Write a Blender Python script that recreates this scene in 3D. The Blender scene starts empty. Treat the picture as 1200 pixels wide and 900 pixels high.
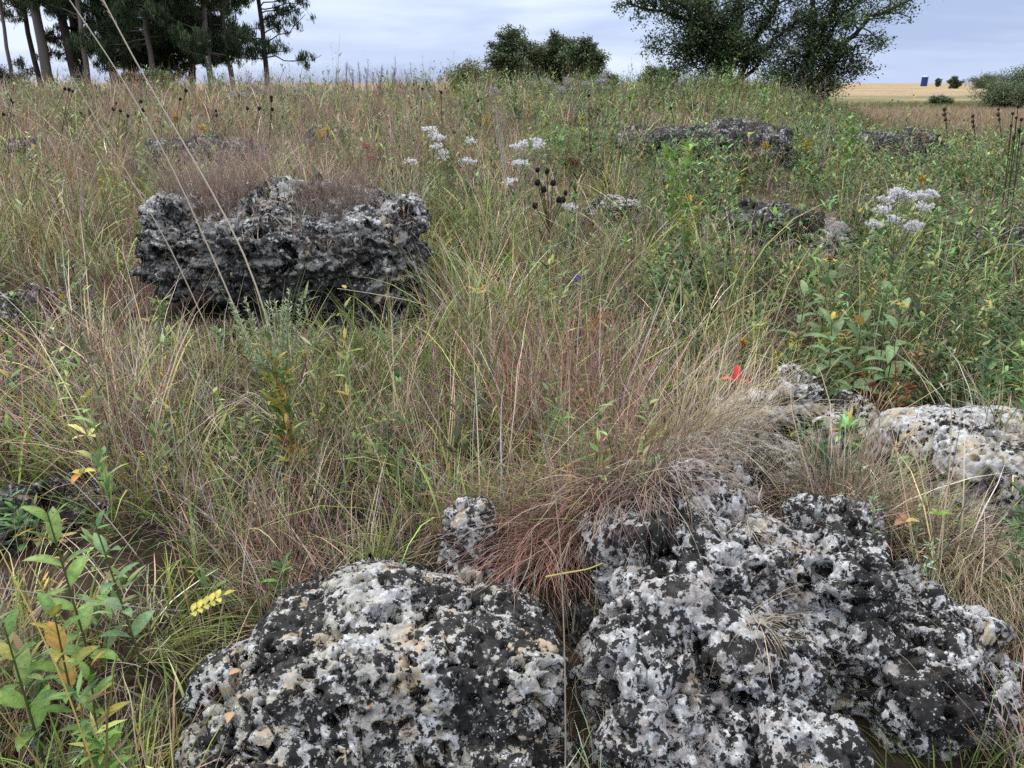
import bpy, math, random
import numpy as np
from mathutils import Vector, Matrix
from mathutils.bvhtree import BVHTree

rng = np.random.default_rng(11)
random.seed(4)
scn = bpy.context.scene
COL = scn.collection
PI = math.pi

# ------------------------------------------------------------------ camera
CAM_Z = 1.55
PITCH = math.radians(21.4)
FPX = 901.0
cam_d = bpy.data.cameras.new('camera')
cam_d.sensor_width = 36.0
cam_d.lens = FPX / 1200 * 36.0
cam_d.clip_start = 0.05
cam_d.clip_end = 6000
cam = bpy.data.objects.new('camera', cam_d)
COL.objects.link(cam)
cam.location = (0, 0, CAM_Z)
cam.rotation_euler = (PI / 2 - PITCH, 0, 0)
scn.camera = cam
CP, SP = math.cos(PITCH), math.sin(PITCH)

def W(px, py, Y):
    """world point seen at photo pixel (px,py) at forward distance Y"""
    a = (px - 600) / FPX
    b = (450 - py) / FPX
    dy, dz = CP + b * SP, -SP + b * CP
    t = Y / dy
    return np.array([a * t, Y, CAM_Z + dz * t])

# ------------------------------------------------------------------ noise
def _hash(ix, iy, iz, seed):
    h = (ix.astype(np.int64) * 374761393 + iy.astype(np.int64) * 668265263 + iz.astype(np.int64) * 2147483647 + seed * 1274126177) & 0xFFFFFFFF
    h = ((h ^ (h >> 13)) * 1274126177) & 0xFFFFFFFF
    h = ((h ^ (h >> 15)) * 2246822519) & 0xFFFFFFFF
    return (h ^ (h >> 16)) & 0xFFFFFFFF

def vnoise(p, seed=0):
    """gradient-ish value noise, about -1..1"""
    f = np.floor(p); i = f.astype(np.int64); u = p - f
    w = u * u * u * (u * (u * 6 - 15) + 10)
    out = np.zeros(len(p))
    for dx in (0, 1):
        for dy in (0, 1):
            for dz in (0, 1):
                h = _hash(i[:, 0] + dx, i[:, 1] + dy, i[:, 2] + dz, seed)
                gx = ((h & 1023) / 511.5 - 1); gy = (((h >> 10) & 1023) / 511.5 - 1); gz = (((h >> 20) & 1023) / 511.5 - 1)
                d = gx * (u[:, 0] - dx) + gy * (u[:, 1] - dy) + gz * (u[:, 2] - dz)
                wt = (w[:, 0] if dx else 1 - w[:, 0]) * (w[:, 1] if dy else 1 - w[:, 1]) * (w[:, 2] if dz else 1 - w[:, 2])
                out += wt * d
    return out * 1.5

def fbm(p, octv=4, seed=0, gain=.5, ridged=False):
    a, s, tot = 1.0, np.zeros(len(p)), 0
    for o in range(octv):
        n = vnoise(p * 2.03 ** o + o * 17.3, seed + o)
        if ridged: n = 1 - 2 * np.abs(n)
        s += a * n; tot += a; a *= gain
    return s / tot

def worley(p, seed=0):
    f = np.floor(p).astype(np.int64)
    best = np.full(len(p), 9.0); sec = np.full(len(p), 9.0); bid = np.zeros(len(p))
    for dx in (-1, 0, 1):
        for dy in (-1, 0, 1):
            for dz in (-1, 0, 1):
                c = f + (dx, dy, dz)
                h = _hash(c[:, 0], c[:, 1], c[:, 2], seed)
                q = c + np.stack([(h & 1023) / 1023., ((h >> 10) & 1023) / 1023., ((h >> 20) & 1023) / 1023.], 1)
                d = ((q - p) ** 2).sum(1)
                m = d < best
                sec = np.where(m, best, np.minimum(sec, d)); best[m] = d[m]; bid[m] = (_hash(c[:, 0], c[:, 1], c[:, 2], seed + 7)[m] & 1023) / 1023.
    worley.gap = np.sqrt(sec) - np.sqrt(best)
    return np.sqrt(best), bid

def sstep(a, b, x):
    t = np.clip((x - a) / (b - a), 0, 1)
    return t * t * (3 - 2 * t)

# ------------------------------------------------------------------ terrain
def H(x, y):
    x = np.asarray(x, float); y = np.asarray(y, float)
    x, y = np.broadcast_arrays(x, y)
    u = x / np.maximum(y, 3.0)
    sf = 1 - 0.93 * sstep(.26, .52, u)
    up = .0565 * np.clip(y - 2.0, 0, 23.0)
    up = up - .06 * np.clip(y - 27, 0, 40)
    z = np.where(up > 0, up * sf, up)
    z = z - .4 * sstep(.3, .5, u) * sstep(12, 26, y)
    z = np.maximum(z, -1.3)
    z = z + .9 * sstep(70, 190, y) * sstep(.1, .6, u)*0
    z = z + .27 * np.exp(-((x - 1.1) / .85) ** 2 - ((y - 2.25) / .5) ** 2)
    z = z + .12 * np.exp(-((x - .1) / .5) ** 2 - ((y - 2.0) / .4) ** 2)
    p = np.stack([x.ravel(), y.ravel(), np.zeros(x.size)], 1)
    near = np.exp(-np.maximum(y, 0) / 60)
    z = z + (.05 * vnoise(p * .9, 3) + .12 * vnoise(p * .23, 5)).reshape(x.shape) * near
    return z

_gx = np.arange(-32, 32.01, .1); _gy = np.arange(-2, 42.01, .1)
_HG = H(*np.meshgrid(_gx, _gy, indexing='xy'))
def Hf(x, y):
    """fast bilinear look-up of the terrain near the camera"""
    fx = np.clip((np.asarray(x, float) + 32) / .1, 0, len(_gx) - 1.001); fy = np.clip((np.asarray(y, float) + 2) / .1, 0, len(_gy) - 1.001)
    i = fx.astype(int); j = fy.astype(int); u = fx - i; v = fy - j
    return (_HG[j, i] * (1 - u) + _HG[j, i + 1] * u) * (1 - v) + (_HG[j + 1, i] * (1 - u) + _HG[j + 1, i + 1] * u) * v
def h1(x, y):
    if abs(x) < 31.9 and -1.9 < y < 41.9: return float(Hf(x, y))
    return float(H(np.array([x]), np.array([y]))[0])

def G(px, py):
    """ground point under photo pixel (px,py)"""
    a = (px - 600) / FPX; b = (450 - py) / FPX
    dy, dz = CP + b * SP, -SP + b * CP
    t = np.concatenate([np.arange(.6, 12, .01), np.arange(12, 60, .05), np.arange(60, 900, 1.)])
    zz = CAM_Z + dz * t - H(a * t, dy * t)
    k = np.argmax(zz < 0)
    if zz[k] >= 0: k = len(t) - 1
    return np.array([a * t[k], dy * t[k], CAM_Z + dz * t[k]])

# ------------------------------------------------------------------ mesh helpers
def tag(o, label=None, cat=None, group=None, kind=None):
    if label: o['label'] = label
    if cat: o['category'] = cat
    if group: o['group'] = group
    if kind: o['kind'] = kind
    return o

def thing(name, label, cat, loc, group=None, rotz=0):
    o = bpy.data.objects.new(name, None); COL.objects.link(o)
    o.location = loc; o.rotation_euler = (0, 0, rotz)
    o.empty_display_size = .1
    return tag(o, label, cat, group)

class MB:
    """collects vertices, faces and vertex colours for ONE mesh"""
    def __init__(s): s.V = []; s.F = []; s.C = []; s.n = 0
    def add(s, V, F, C):
        V = np.asarray(V, float).reshape(-1, 3); F = np.asarray(F, np.int64)
        C = np.broadcast_to(np.asarray(C, float), (len(V), 3)) if np.ndim(C) < 2 else np.asarray(C, float).reshape(-1, 3)
        s.V.append(V); s.F.append(F + s.n); s.C.append(C); s.n += len(V)
        return s
    def build(s, name, mat, parent=None, smooth=True, loc=None):
        V = np.concatenate(s.V); C = np.concatenate(s.C)
        if loc is not None: V = V - np.asarray(loc)
        me = bpy.data.meshes.new(name)
        me.vertices.add(len(V)); me.vertices.foreach_set('co', V.astype(np.float32).ravel())
        loops = np.concatenate([f.ravel() for f in s.F]).astype(np.int32)
        tot = np.concatenate([np.full(len(f), f.shape[1], np.int32) for f in s.F])
        st = np.concatenate([[0], np.cumsum(tot)[:-1]]).astype(np.int32)
        me.loops.add(len(loops)); me.loops.foreach_set('vertex_index', loops)
        me.polygons.add(len(tot)); me.polygons.foreach_set('loop_start', st)
        me.polygons.foreach_set('loop_total', tot)
        me.polygons.foreach_set('use_smooth', np.full(len(tot), smooth, bool))
        a = me.attributes.new('Col', 'FLOAT_COLOR', 'POINT')
        a.data.foreach_set('color', np.concatenate([C, np.ones((len(C), 1))], 1).astype(np.float32).ravel())
        me.update(calc_edges=True)
        me.materials.append(mat)
        o = bpy.data.objects.new(name, me); COL.objects.link(o)
        if parent is not None: o.parent = parent
        elif loc is not None: o.location = loc
        return o

def pick(pal, n, jit=.18, g=None):
    g = g or rng
    pal = np.asarray(pal, float)
    c = pal[g.integers(0, len(pal), n)]
    return c * np.exp(g.normal(0, jit, (n, 1))) * np.exp(g.normal(0, jit * .35, (n, 3)))

def A(v, n): return np.broadcast_to(np.asarray(v, float), (n,)).copy()

def centerline(base, h, az, lean, curl, segs, wob=0.0, cpow=1.3):
    n = len(base)
    t = (np.arange(segs) + .5) / segs
    th = lean[:, None] + curl[:, None] * t[None] ** cpow
    azs = az[:, None] + np.zeros((1, segs))
    if wob > 0:
        azs = azs + np.cumsum(rng.normal(0, wob, (n, segs)), 1)
        th = th + np.cumsum(rng.normal(0, wob * .5, (n, segs)), 1)
    d = np.stack([np.sin(th) * np.cos(azs), np.sin(th) * np.sin(azs), np.cos(th)], 2) * (h[:, None, None] / segs)
    P = np.concatenate([np.zeros((n, 1, 3)), np.cumsum(d, 1)], 1) + base[:, None]
    return P, azs

PROF = {
    'grass': lambda t: np.clip(.75 + .5 * t - 1.25 * t ** 2.2, .03, 1),
    'stem': lambda t: np.clip(1 - .75 * t, .1, 1),
    'leaf': lambda t: np.clip(np.sin(PI * np.clip(t, 0, 1) ** .8) ** .8 + .06 * (t < .02), .03, 1),
    'petal': lambda t: np.clip(.35 + .65 * np.sin(PI * t ** .9), .2, 1),
}

def ribbons(mb, base, h, az, lean, curl, w, colA, colB=None, segs=4, prof='grass', wob=0.0, fold=0.0, twist=.5):
    """n bent blades / leaves / stems added to mb; returns their centre lines"""
    base = np.asarray(base, float).reshape(-1, 3); n = len(base)
    h, az, lean, curl, w = (A(v, n) for v in (h, az, lean, curl, w))
    P, azs = centerline(base, h, az, lean, curl, segs, wob)
    t = np.arange(segs + 1) / segs
    pw = PROF[prof](t)[None] * w[:, None] * .5
    sa = az + PI / 2 + rng.normal(0, twist, n) if twist > 0 else az + PI / 2
    side = np.stack([np.cos(sa), np.sin(sa), np.zeros(n)], 1)
    L = P - side[:, None] * pw[..., None]; R = P + side[:, None] * pw[..., None]
    colA = np.broadcast_to(colA, (n, 3)); colB = colA if colB is None else np.broadcast_to(colB, (n, 3))
    Ct = colA[:, None] + (colB - colA)[:, None] * t[None, :, None]
    if fold:
        L = L + np.array([0, 0, 1.]) * (pw * fold)[..., None]; R = R + np.array([0, 0, 1.]) * (pw * fold)[..., None]
        V = np.stack([L, P, R], 2); k = 3
    else:
        V = np.stack([L, R], 2); k = 2
    C = np.repeat(Ct[:, :, None], k, 2)
    if fold: C[:, :, 1] *= 1.18
    off = (np.arange(n) * (segs + 1) * k)[:, None, None]
    s = (np.arange(segs) * k)[None, :, None]
    quads = []
    for j in range(k - 1):
        q = np.array([j, j + 1, j + 1 + k, j + k])[None, None]
        quads.append((off + s + q).reshape(-1, 4))
    mb.add(V.reshape(-1, 3), np.concatenate(quads), C.reshape(-1, 3))
    return P

def tube(mb, pts, rad, col, sides=6, col2=None):
    pts = np.asarray(pts, float); m = len(pts)
    rad = np.broadcast_to(np.asarray(rad, float), (m,))
    tan = np.gradient(pts, axis=0); tan /= np.linalg.norm(tan, axis=1, keepdims=True) + 1e-9
    ref = np.array([0, 0, 1.]) if abs(tan[:, 2]).mean() < .8 else np.array([0, 1., 0])
    u = np.cross(tan, ref); u /= np.linalg.norm(u, axis=1, keepdims=True) + 1e-9
    v = np.cross(tan, u)
    an = np.arange(sides) * 2 * PI / sides
    V = pts[:, None] + rad[:, None, None] * (np.cos(an)[None, :, None] * u[:, None] + np.sin(an)[None, :, None] * v[:, None])
    F = []
    for i in range(m - 1):
        for j in range(sides):
            k = (j + 1) % sides
            F.append((i * sides + j, i * sides + k, (i + 1) * sides + k, (i + 1) * sides + j))
    c = np.asarray(col, float); c2 = c if col2 is None else np.asarray(col2, float)
    C = np.repeat((c + (c2 - c) * (np.arange(m) / (m - 1))[:, None])[:, None], sides, 1)
    mb.add(V.reshape(-1, 3), F, C.reshape(-1, 3))

_ico = {}
def ico(sub):
    if sub not in _ico:
        import bmesh
        bm = bmesh.new(); bmesh.ops.create_icosphere(bm, subdivisions=sub, radius=1)
        bm.verts.ensure_lookup_table()
        _ico[sub] = (np.array([v.co[:] for v in bm.verts]), np.array([[v.index for v in f.verts] for f in bm.faces]))
        bm.free()
    return _ico[sub]

def bumpball(mb, c, r, col, sub=2, amp=.25, sq=1.0, freq=3.0):
    V, F = ico(sub)
    c = np.asarray(c, float)
    d = 1 + amp * vnoise(V * freq + c * 31, 2)
    X = V * d[:, None] * r * np.array([1, 1, sq]) + c
    mb.add(X, F, np.asarray(col) * (1 + .5 * vnoise(V * 5 + c * 17, 9))[:, None].clip(.4, 1.7))

# ------------------------------------------------------------------ materials
def newmat(name):
    m = bpy.data.materials.new(name); m.use_nodes = True
    nt = m.node_tree; nt.nodes.clear()
    out = nt.nodes.new('ShaderNodeOutputMaterial')
    return m, nt, out

def nd(nt, t, **kw):
    n = nt.nodes.new(t)
    for k, v in kw.items():
        if k == 'inp':
            for a, b in v.items(): n.inputs[a].default_value = b
        else: setattr(n, k, v)
    return n

def ramp(nt, fac, stops, interp='LINEAR'):
    r = nd(nt, 'ShaderNodeValToRGB'); cr = r.color_ramp; cr.interpolation = interp
    while len(cr.elements) < len(stops): cr.elements.new(.5)
    for e, (p, c) in zip(cr.elements, stops):
        e.position = p; e.color = (*c, 1) if len(c) == 3 else c
    nt.links.new(fac, r.inputs[0])
    return r

def plant_mat(name, trans=.25, rough=.55, spec=.25, spots=False):
    m, nt, out = newmat(name)
    at = nd(nt, 'ShaderNodeAttribute', attribute_name='Col')
    b = nd(nt, 'ShaderNodeBsdfPrincipled', inp={'Roughness': rough, 'Specular IOR Level': spec})
    src = at.outputs['Color']
    if spots:
        tc = nd(nt, 'ShaderNodeTexCoord')
        n1 = nd(nt, 'ShaderNodeTexNoise', inp={'Scale': 70., 'Detail': 4., 'Roughness': .65}); nt.links.new(tc.outputs['Object'], n1.inputs['Vector'])
        r1 = ramp(nt, n1.outputs['Fac'], [(.30, (.62, .66, .55)), (.5, (1, 1, 1)), (.70, (1.35, 1.25, 1.0))])
        m1 = nd(nt, 'ShaderNodeMix', data_type='RGBA', blend_type='MULTIPLY'); m1.inputs[0].default_value = 1
        nt.links.new(src, m1.inputs[6]); nt.links.new(r1.outputs[0], m1.inputs[7])
        n2 = nd(nt, 'ShaderNodeTexNoise', inp={'Scale': 130., 'Detail': 2.}); nt.links.new(tc.outputs['Object'], n2.inputs['Vector'])
        r2 = ramp(nt, n2.outputs['Fac'], [(.66, (0, 0, 0)), (.70, (1, 1, 1))])
        m2 = nd(nt, 'ShaderNodeMix', data_type='RGBA'); nt.links.new(r2.outputs[0], m2.inputs[0]); nt.links.new(m1.outputs[2], m2.inputs[6]); m2.inputs[7].default_value = (.13, .085, .04, 1)
        src = m2.outputs[2]
    nt.links.new(src, b.inputs['Base Color'])
    if trans:
        tr = nd(nt, 'ShaderNodeBsdfTranslucent'); nt.links.new(src, tr.inputs['Color'])
        mx = nd(nt, 'ShaderNodeMixShader', inp={0: trans})
        nt.links.new(b.outputs[0], mx.inputs[1]); nt.links.new(tr.outputs[0], mx.inputs[2])
        nt.links.new(mx.outputs[0], out.inputs[0])
    else:
        nt.links.new(b.outputs[0], out.inputs[0])
    return m

M_LEAF = plant_mat('leaf_surface', .22, .5, .3)
M_DRY = plant_mat('dry_grass_surface', .06, .7, .15)
M_WOOD = plant_mat('bark', 0, .9, .1)
M_BROAD = plant_mat('broad_leaf_surface', .25, .5, .3, True)
M_SEED = plant_mat('seed_surface', 0, .8, .1)

def rock_mat(name, black=.5, white=.5, tan=.3, base=(.30, .29, .275), speck=1.0, crest=None):
    m, nt, out = newmat(name)
    L = nt.links.new
    tc = nd(nt, 'ShaderNodeTexCoord'); co = tc.outputs['Object']
    def noise(scale, detail=5, rough=.6, dist=0., off=0.):
        mp = nd(nt, 'ShaderNodeMapping'); mp.inputs['Location'].default_value = (off, off * 1.7, off * .6)
        L(co, mp.inputs[0])
        n = nd(nt, 'ShaderNodeTexNoise', inp={'Scale': scale, 'Detail': detail, 'Roughness': rough, 'Distortion': dist})
        L(mp.outputs[0], n.inputs['Vector']); return n.outputs['Fac']
    def mix(fac, a, b):
        x = nd(nt, 'ShaderNodeMix', data_type='RGBA')
        L(fac, x.inputs[0])
        for s, v in ((6, a), (7, b)):
            if isinstance(v, tuple): x.inputs[s].default_value = (*v, 1)
            else: L(v, x.inputs[s])
        return x.outputs[2]
    def math_(op, a, b):
        x = nd(nt, 'ShaderNodeMath', operation=op)
        for i, v in enumerate((a, b)):
            if isinstance(v, (int, float)): x.inputs[i].default_value = v
            else: L(v, x.inputs[i])
        return x.outputs[0]
    K, Wt = (0, 0, 0), (1, 1, 1)
    c = ramp(nt, noise(22, 9, .74), [(.30, tuple(v * .35 for v in base)), (.5, base), (.70, tuple(min(v * 1.6, .6) for v in base))]).outputs[0]
    # ochre / tan weathering
    tm = ramp(nt, noise(6.5, 5, .65, .3, 3.1), [(.70 - tan * .35, K), (.80 - tan * .35, Wt)]).outputs[0]
    tanc = ramp(nt, noise(40, 6, .7, 0, 6.), [(.3, (.26, .20, .135)), (.5, (.43, .35, .24)), (.7, (.56, .48, .36))]).outputs[0]
    c = mix(tm, c, tanc)
    rust = ramp(nt, noise(17, 4, .6, .2, 8.), [(.685, K), (.72, Wt)]).outputs[0]
    c = mix(rust, c, (.30, .165, .08))
    # pale lichen crust
    wn = math_('ADD', math_('MULTIPLY', noise(24, 6, .64, .2, 5.), .6), math_('MULTIPLY', noise(6.5, 3, .5, 0, 11.), .4))
    if crest:   # pale mask grows and black mask shrinks towards the top of the block
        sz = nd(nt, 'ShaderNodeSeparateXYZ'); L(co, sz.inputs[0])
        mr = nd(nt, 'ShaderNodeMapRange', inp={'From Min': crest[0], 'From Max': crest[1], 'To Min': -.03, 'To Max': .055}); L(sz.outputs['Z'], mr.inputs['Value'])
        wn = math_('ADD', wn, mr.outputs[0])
    wm = ramp(nt, wn, [(.60 - white * .2, K), (.622 - white * .2, Wt)]).outputs[0]
    wc = ramp(nt, noise(60, 4, .7, 0, 2.), [(.32, (.27, .27, .265)), (.5, (.42, .42, .415)), (.66, (.70, .705, .715))]).outputs[0]
    c = mix(wm, c, wc)
    # black lichen with crisp edges
    bn = math_('ADD', math_('ADD', math_('MULTIPLY', noise(38, 8, .70, .25, 21.), .46), math_('MULTIPLY', noise(12.0, 6, .66, .3, 33.), .30)), math_('MULTIPLY', noise(3.4, 4, .55, .2, 41.), .24))
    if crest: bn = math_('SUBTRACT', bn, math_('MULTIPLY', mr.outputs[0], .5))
    bm_ = ramp(nt, bn, [(.575 - black * .17, K), (.585 - black * .17, Wt)]).outputs[0]
    # round black thalli scattered over the pale stone
    wv = nd(nt, 'ShaderNodeVectorMath', operation='ADD'); wn3 = nd(nt, 'ShaderNodeTexNoise', inp={'Scale': 60., 'Detail': 3.})
    L(co, wn3.inputs['Vector']); sc3 = nd(nt, 'ShaderNodeVectorMath', operation='SCALE'); sc3.inputs['Scale'].default_value = .012
    L(wn3.outputs['Color'], sc3.inputs[0]); L(co, wv.inputs[0]); L(sc3.outputs[0], wv.inputs[1])
    vb = nd(nt, 'ShaderNodeTexVoronoi', inp={'Scale': 48.0}); L(wv.outputs[0], vb.inputs['Vector'])
    dots = math_('LESS_THAN', vb.outputs['Distance'], math_('MULTIPLY', math_('SUBTRACT', noise(5.5, 4, .6, 0, 70.), .46), 2.6))
    bm_ = math_('MAXIMUM', bm_, dots)
    bc = ramp(nt, noise(30, 7, .72, 0, 1.), [(.30, (.010, .010, .011)), (.52, (.030, .029, .028)), (.72, (.105, .102, .097))]).outputs[0]
    c = mix(bm_, c, bc)
    # small white rosettes over the black
    vo = nd(nt, 'ShaderNodeTexVoronoi', inp={'Scale': 85.0, 'Randomness': 1.0})
    L(co, vo.inputs['Vector'])
    sp = ramp(nt, math_('ADD', vo.outputs['Distance'], math_('MULTIPLY', noise(170, 4, .8, 0, 4.), .9)), [(.58, Wt), (.64, K)]).outputs[0]
    gate = ramp(nt, noise(7, 4, .6, 0, 14.), [(.49, K), (.54, Wt)]).outputs[0]
    sepc = math_('MULTIPLY', math_('MULTIPLY', sp, gate), speck)
    c = mix(sepc, c, (.58, .60, .62))
    # moss and soil held in the hollows
    at = nd(nt, 'ShaderNodeAttribute', attribute_name='hollow')
    ms = math_('MULTIPLY', at.outputs['Fac'], ramp(nt, noise(16, 6, .75, 0, 50.), [(.52, K), (.60, Wt)]).outputs[0])
    c = mix(ms, c, (.05, .040, .018))
    b = nd(nt, 'ShaderNodeBsdfPrincipled', inp={'Roughness': .9, 'Specular IOR Level': .2})
    L(c, b.inputs['Base Color'])
    bp1 = nd(nt, 'ShaderNodeBump', inp={'Strength': .8, 'Distance': .006})
    L(noise(95, 8, .75), bp1.inputs['Height'])
    bp2 = nd(nt, 'ShaderNodeBump', inp={'Strength': .6, 'Distance': .003})
    L(bm_, bp2.inputs['Height']); L(bp1.outputs[0], bp2.inputs['Normal'])
    L(bp2.outputs[0], b.inputs['Normal'])
    L(b.outputs[0], out.inputs[0])
    return m

MR_LIGHT = rock_mat('limestone_light_speckled', .34, .6, .55, (.34, .33, .30))
MR_FRONT = rock_mat('limestone_speckled', .48, .50, .60, (.36, .35, .315))
MR_RIGHT = rock_mat('limestone_lichen_crust', .48, .68, .40, (.33, .305, .29), speck=.9)
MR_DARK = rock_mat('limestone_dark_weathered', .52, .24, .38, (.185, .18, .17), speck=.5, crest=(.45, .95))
MR_FAR = rock_mat('limestone_far', .64, .40, .2, (.20, .19, .18), speck=.4)
MR_PALE = rock_mat('limestone_pale', .24, .50, .58, (.40, .37, .31), speck=.7)
MR_FLAT = rock_mat('limestone_grey', .30, .42, .15, (.30, .285, .27), speck=.5)

# ------------------------------------------------------------------ rocks
ROCKS = []
def rock(name, label, blobs, mat, voxel=.006, seed=1, pit=1.0, macro=1.0, strata=.5, facet=1.0, holes=0, group='limestone outcrops on the hillside', cat='rock'):
    Vs, Fs, n = [], [], 0
    V0, F0 = ico(4)
    for b in blobs:
        c, r = np.array(b[0], float), np.array(b[1], float)
        rz = b[2] if len(b) > 2 else 0; tilt = b[3] if len(b) > 3 else 0; pw = b[4] if len(b) > 4 else .62
        X = np.sign(V0) * np.abs(V0) ** pw
        X = X / (np.abs(X).max() if False else 1)
        X = X * r
        R = np.array((Matrix.Rotation(rz, 3, 'Z') @ Matrix.Rotation(tilt, 3, 'X')))
        X = X @ R.T + c
        Vs.append(X); Fs.append(F0 + n); n += len(X)
    V = np.concatenate(Vs); F = np.concatenate(Fs)
    org = np.array([V[:, 0].mean(), V[:, 1].mean(), V[:, 2].min()])
    me = bpy.data.meshes.new('tmp'); me.from_pydata((V - org).tolist(), [], F.tolist())
    ob = bpy.data.objects.new('tmp', me); COL.objects.link(ob)
    md = ob.modifiers.new('r', 'REMESH'); md.mode = 'VOXEL'; md.voxel_size = voxel
    sm = ob.modifiers.new('s', 'SMOOTH'); sm.iterations = int(max(2, .020 / voxel)); sm.factor = .5
    dg = bpy.context.evaluated_depsgraph_get(); ev = ob.evaluated_get(dg)
    nm = bpy.data.meshes.new_from_object(ev)
    bpy.data.objects.remove(ob); bpy.data.meshes.remove(me)
    N = len(nm.vertices)
    co = np.empty(N * 3, np.float32); nm.vertices.foreach_get('co', co); co = co.reshape(-1, 3).astype(float)
    def normals():
        no = np.empty(N * 3, np.float32); nm.vertices.foreach_get('normal', no); return no.reshape(-1, 3).astype(float)
    def put(c):
        nm.vertices.foreach_set('co', c.astype(np.float32).ravel()); nm.update()
    size = (V.max(0) - V.min(0)).max()
    s0 = seed * 13
    no = normals()
    # large facets, ledges
    d = macro * (.085 * size * .9 * fbm(co * 2.6 / max(size, .4), 2, s0) + .035 * fbm(co * 6.5, 3, s0 + 3))
    wp = co + .05 * np.stack([fbm(co * 5, 2, s0 + 50 + k) for k in range(3)], 1)
    st = fbm(wp * np.array([1.6, 1.6, 13.]), 3, s0 + 9)
    vert = 1 - np.abs(no[:, 2])
    d += strata * .05 * np.clip(st * 1.6, -1, .8) * (.25 + .75 * vert)
    # broken blocks: every cell of a warped pattern stands out or in a little
    for fr, amp in ((4.2, .085), (10., .012)):
        q = wp * fr * np.array([1, 1, 1.5]) + .35 * np.stack([fbm(co * 11, 2, s0 + 70 + k) for k in range(3)], 1)
        f1, bid = worley(q, s0 + 40 + int(fr))
        d += facet * amp * (bid - .5)
        if fr < 8: d -= .05 * facet * sstep(.16, .0, worley.gap) * .7 * sstep(-.25, .2, fbm(co * 3, 2, s0 + 77))
    co2 = co + no * d[:, None]; put(co2); no = normals()
    # rough craggy texture + pits
    rg = fbm(wp * 9, 4, s0 + 20, .55, True)
    d = .011 * macro * rg + .005 * fbm(co * 40, 3, s0 + 25)
    hol = np.zeros(N)
    dens = fbm(co * 4.5, 2, s0 + 31)
    if pit > 0:
        for fr, dep, keep, rad in ((7.5, .11, .34, .42), (14, .08, .42, .44), (25, .055, .50, .46), (46, .018, .6, .48)):
            if voxel * fr > .35: continue
            q = wp * fr * np.array([1, 1, 1.15]) + .16 * np.stack([vnoise(co * fr * 2.2, s0 + 60 + k) for k in range(3)], 1)
            f1, bid = worley(q, s0 + int(fr))
            rr = rad * (.65 + .6 * bid)
            k = sstep(rr, rr * .7, f1) * (bid < keep + .35 * dens)
            d -= dep * pit * k
            hol = np.maximum(hol, sstep(.5, 1, k) * (1 if 10 < fr < 30 else 0))
    if holes:   # weathered holes bored into the faces that look up and forward
        hg = np.random.default_rng(seed + 200)
        cand = np.where((no[:, 2] * .6 - no[:, 1] > .25))[0]
        sz = size if size < 1.3 else 1.7 * 1.1
        for hi in hg.choice(cand, holes):
            r = hg.uniform(.007, .018) * sz if hg.random() < .8 else hg.uniform(.018, .034) * sz
            box = np.where((np.abs(co2 - co2[hi]) < r * 2.2).all(1))[0]
            q = (co2[box] - co2[hi]) * hg.uniform(.75, 1.35, 3)
            dd = np.linalg.norm(q, axis=1) * (1 + .38 * vnoise(co2[box] / r * .9, seed + 3))
            k = sstep(r, r * .62, dd)
            d[box] = np.minimum(d[box], d[box] - k * min(r * 2.6, .075))
    d = np.maximum(d, -.055 if size < 1.3 else -.085)
    co3 = co2 + no * d[:, None]
    put(co3); no = normals()
    if voxel < .008:
        co3 = co3 + no * (.0030 * fbm(co3 * 110, 2, s0 + 90))[:, None]; put(co3)
    a = nm.attributes.new('hollow', 'FLOAT', 'POINT'); a.data.foreach_set('value', hol.astype(np.float32))
    nm.polygons.foreach_set('use_smooth', np.ones(len(nm.polygons), bool))
    nm.materials.clear(); nm.materials.append(mat); nm.name = name
    o = bpy.data.objects.new(name, nm); COL.objects.link(o); o.location = org
    tag(o, label, cat, group)
    nm.calc_loop_triangles()
    tri = np.empty(len(nm.loop_triangles) * 3, np.int32); nm.loop_triangles.foreach_get('vertices', tri)
    ROCKS.append((co3 + org, tri.reshape(-1, 3)))
    return o

rock('limestone_boulder', 'large pitted black and white boulder at the front, lower left of two', [
    ((-.25, 1.70, -.11), (.345, .34, .37), .0, -.2, .55), ((-.02, 1.62, -.01), (.15, .26, .29), .1, -.15), ((-.40, 1.64, .02), (.20, .26, .27), -.2),
    ((-.50, 1.60, .04), (.18, .26, .24), .1), ((-.62, 1.50, -.02), (.21, .26, .20), .3), ((-.22, 1.38, -.18), (.31, .22, .26)), ((.0, 1.42, -.16), (.165, .2, .26)), ((-.5, 1.3, -.12), (.3, .2, .2))],
    MR_FRONT, .0042, 1, .6, .6, .45, .8, holes=110)
rock('limestone_boulder', 'craggy lichen crusted boulder with stepped lobes at the front right', [
    ((.36, 1.56, -.06), (.155, .24, .30), .08, -.1, .45), ((.41, 1.80, .04), (.16, .22, .31), -.1, 0, .45),
    ((.66, 1.86, .06), (.22, .24, .34), .1, -.1, .42), ((.90, 1.86, .05), (.18, .24, .33), -.15, 0, .42),
    ((.62, 1.62, -.02), (.20, .20, .27), .2, -.15, .45), ((.86, 1.66, .0), (.18, .16, .24), -.1, -.1, .45),
    ((.62, 1.45, -.12), (.20, .18, .24), 0, 0, .5), ((1.07, 1.56, .085), (.19, .16, .115), .2, .1, .5), ((1.04, 1.80, .0), (.12, .2, .27), .2),
    ((.53, 2.0, .31), (.07, .09, .12)), ((.34, 1.88, .17), (.08, .1, .16)), ((.88, 1.72, -.16), (.20, .14, .18))],
    MR_RIGHT, .0045, 2, .6, 1.4, 1.0, 1.4, holes=100)
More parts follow.
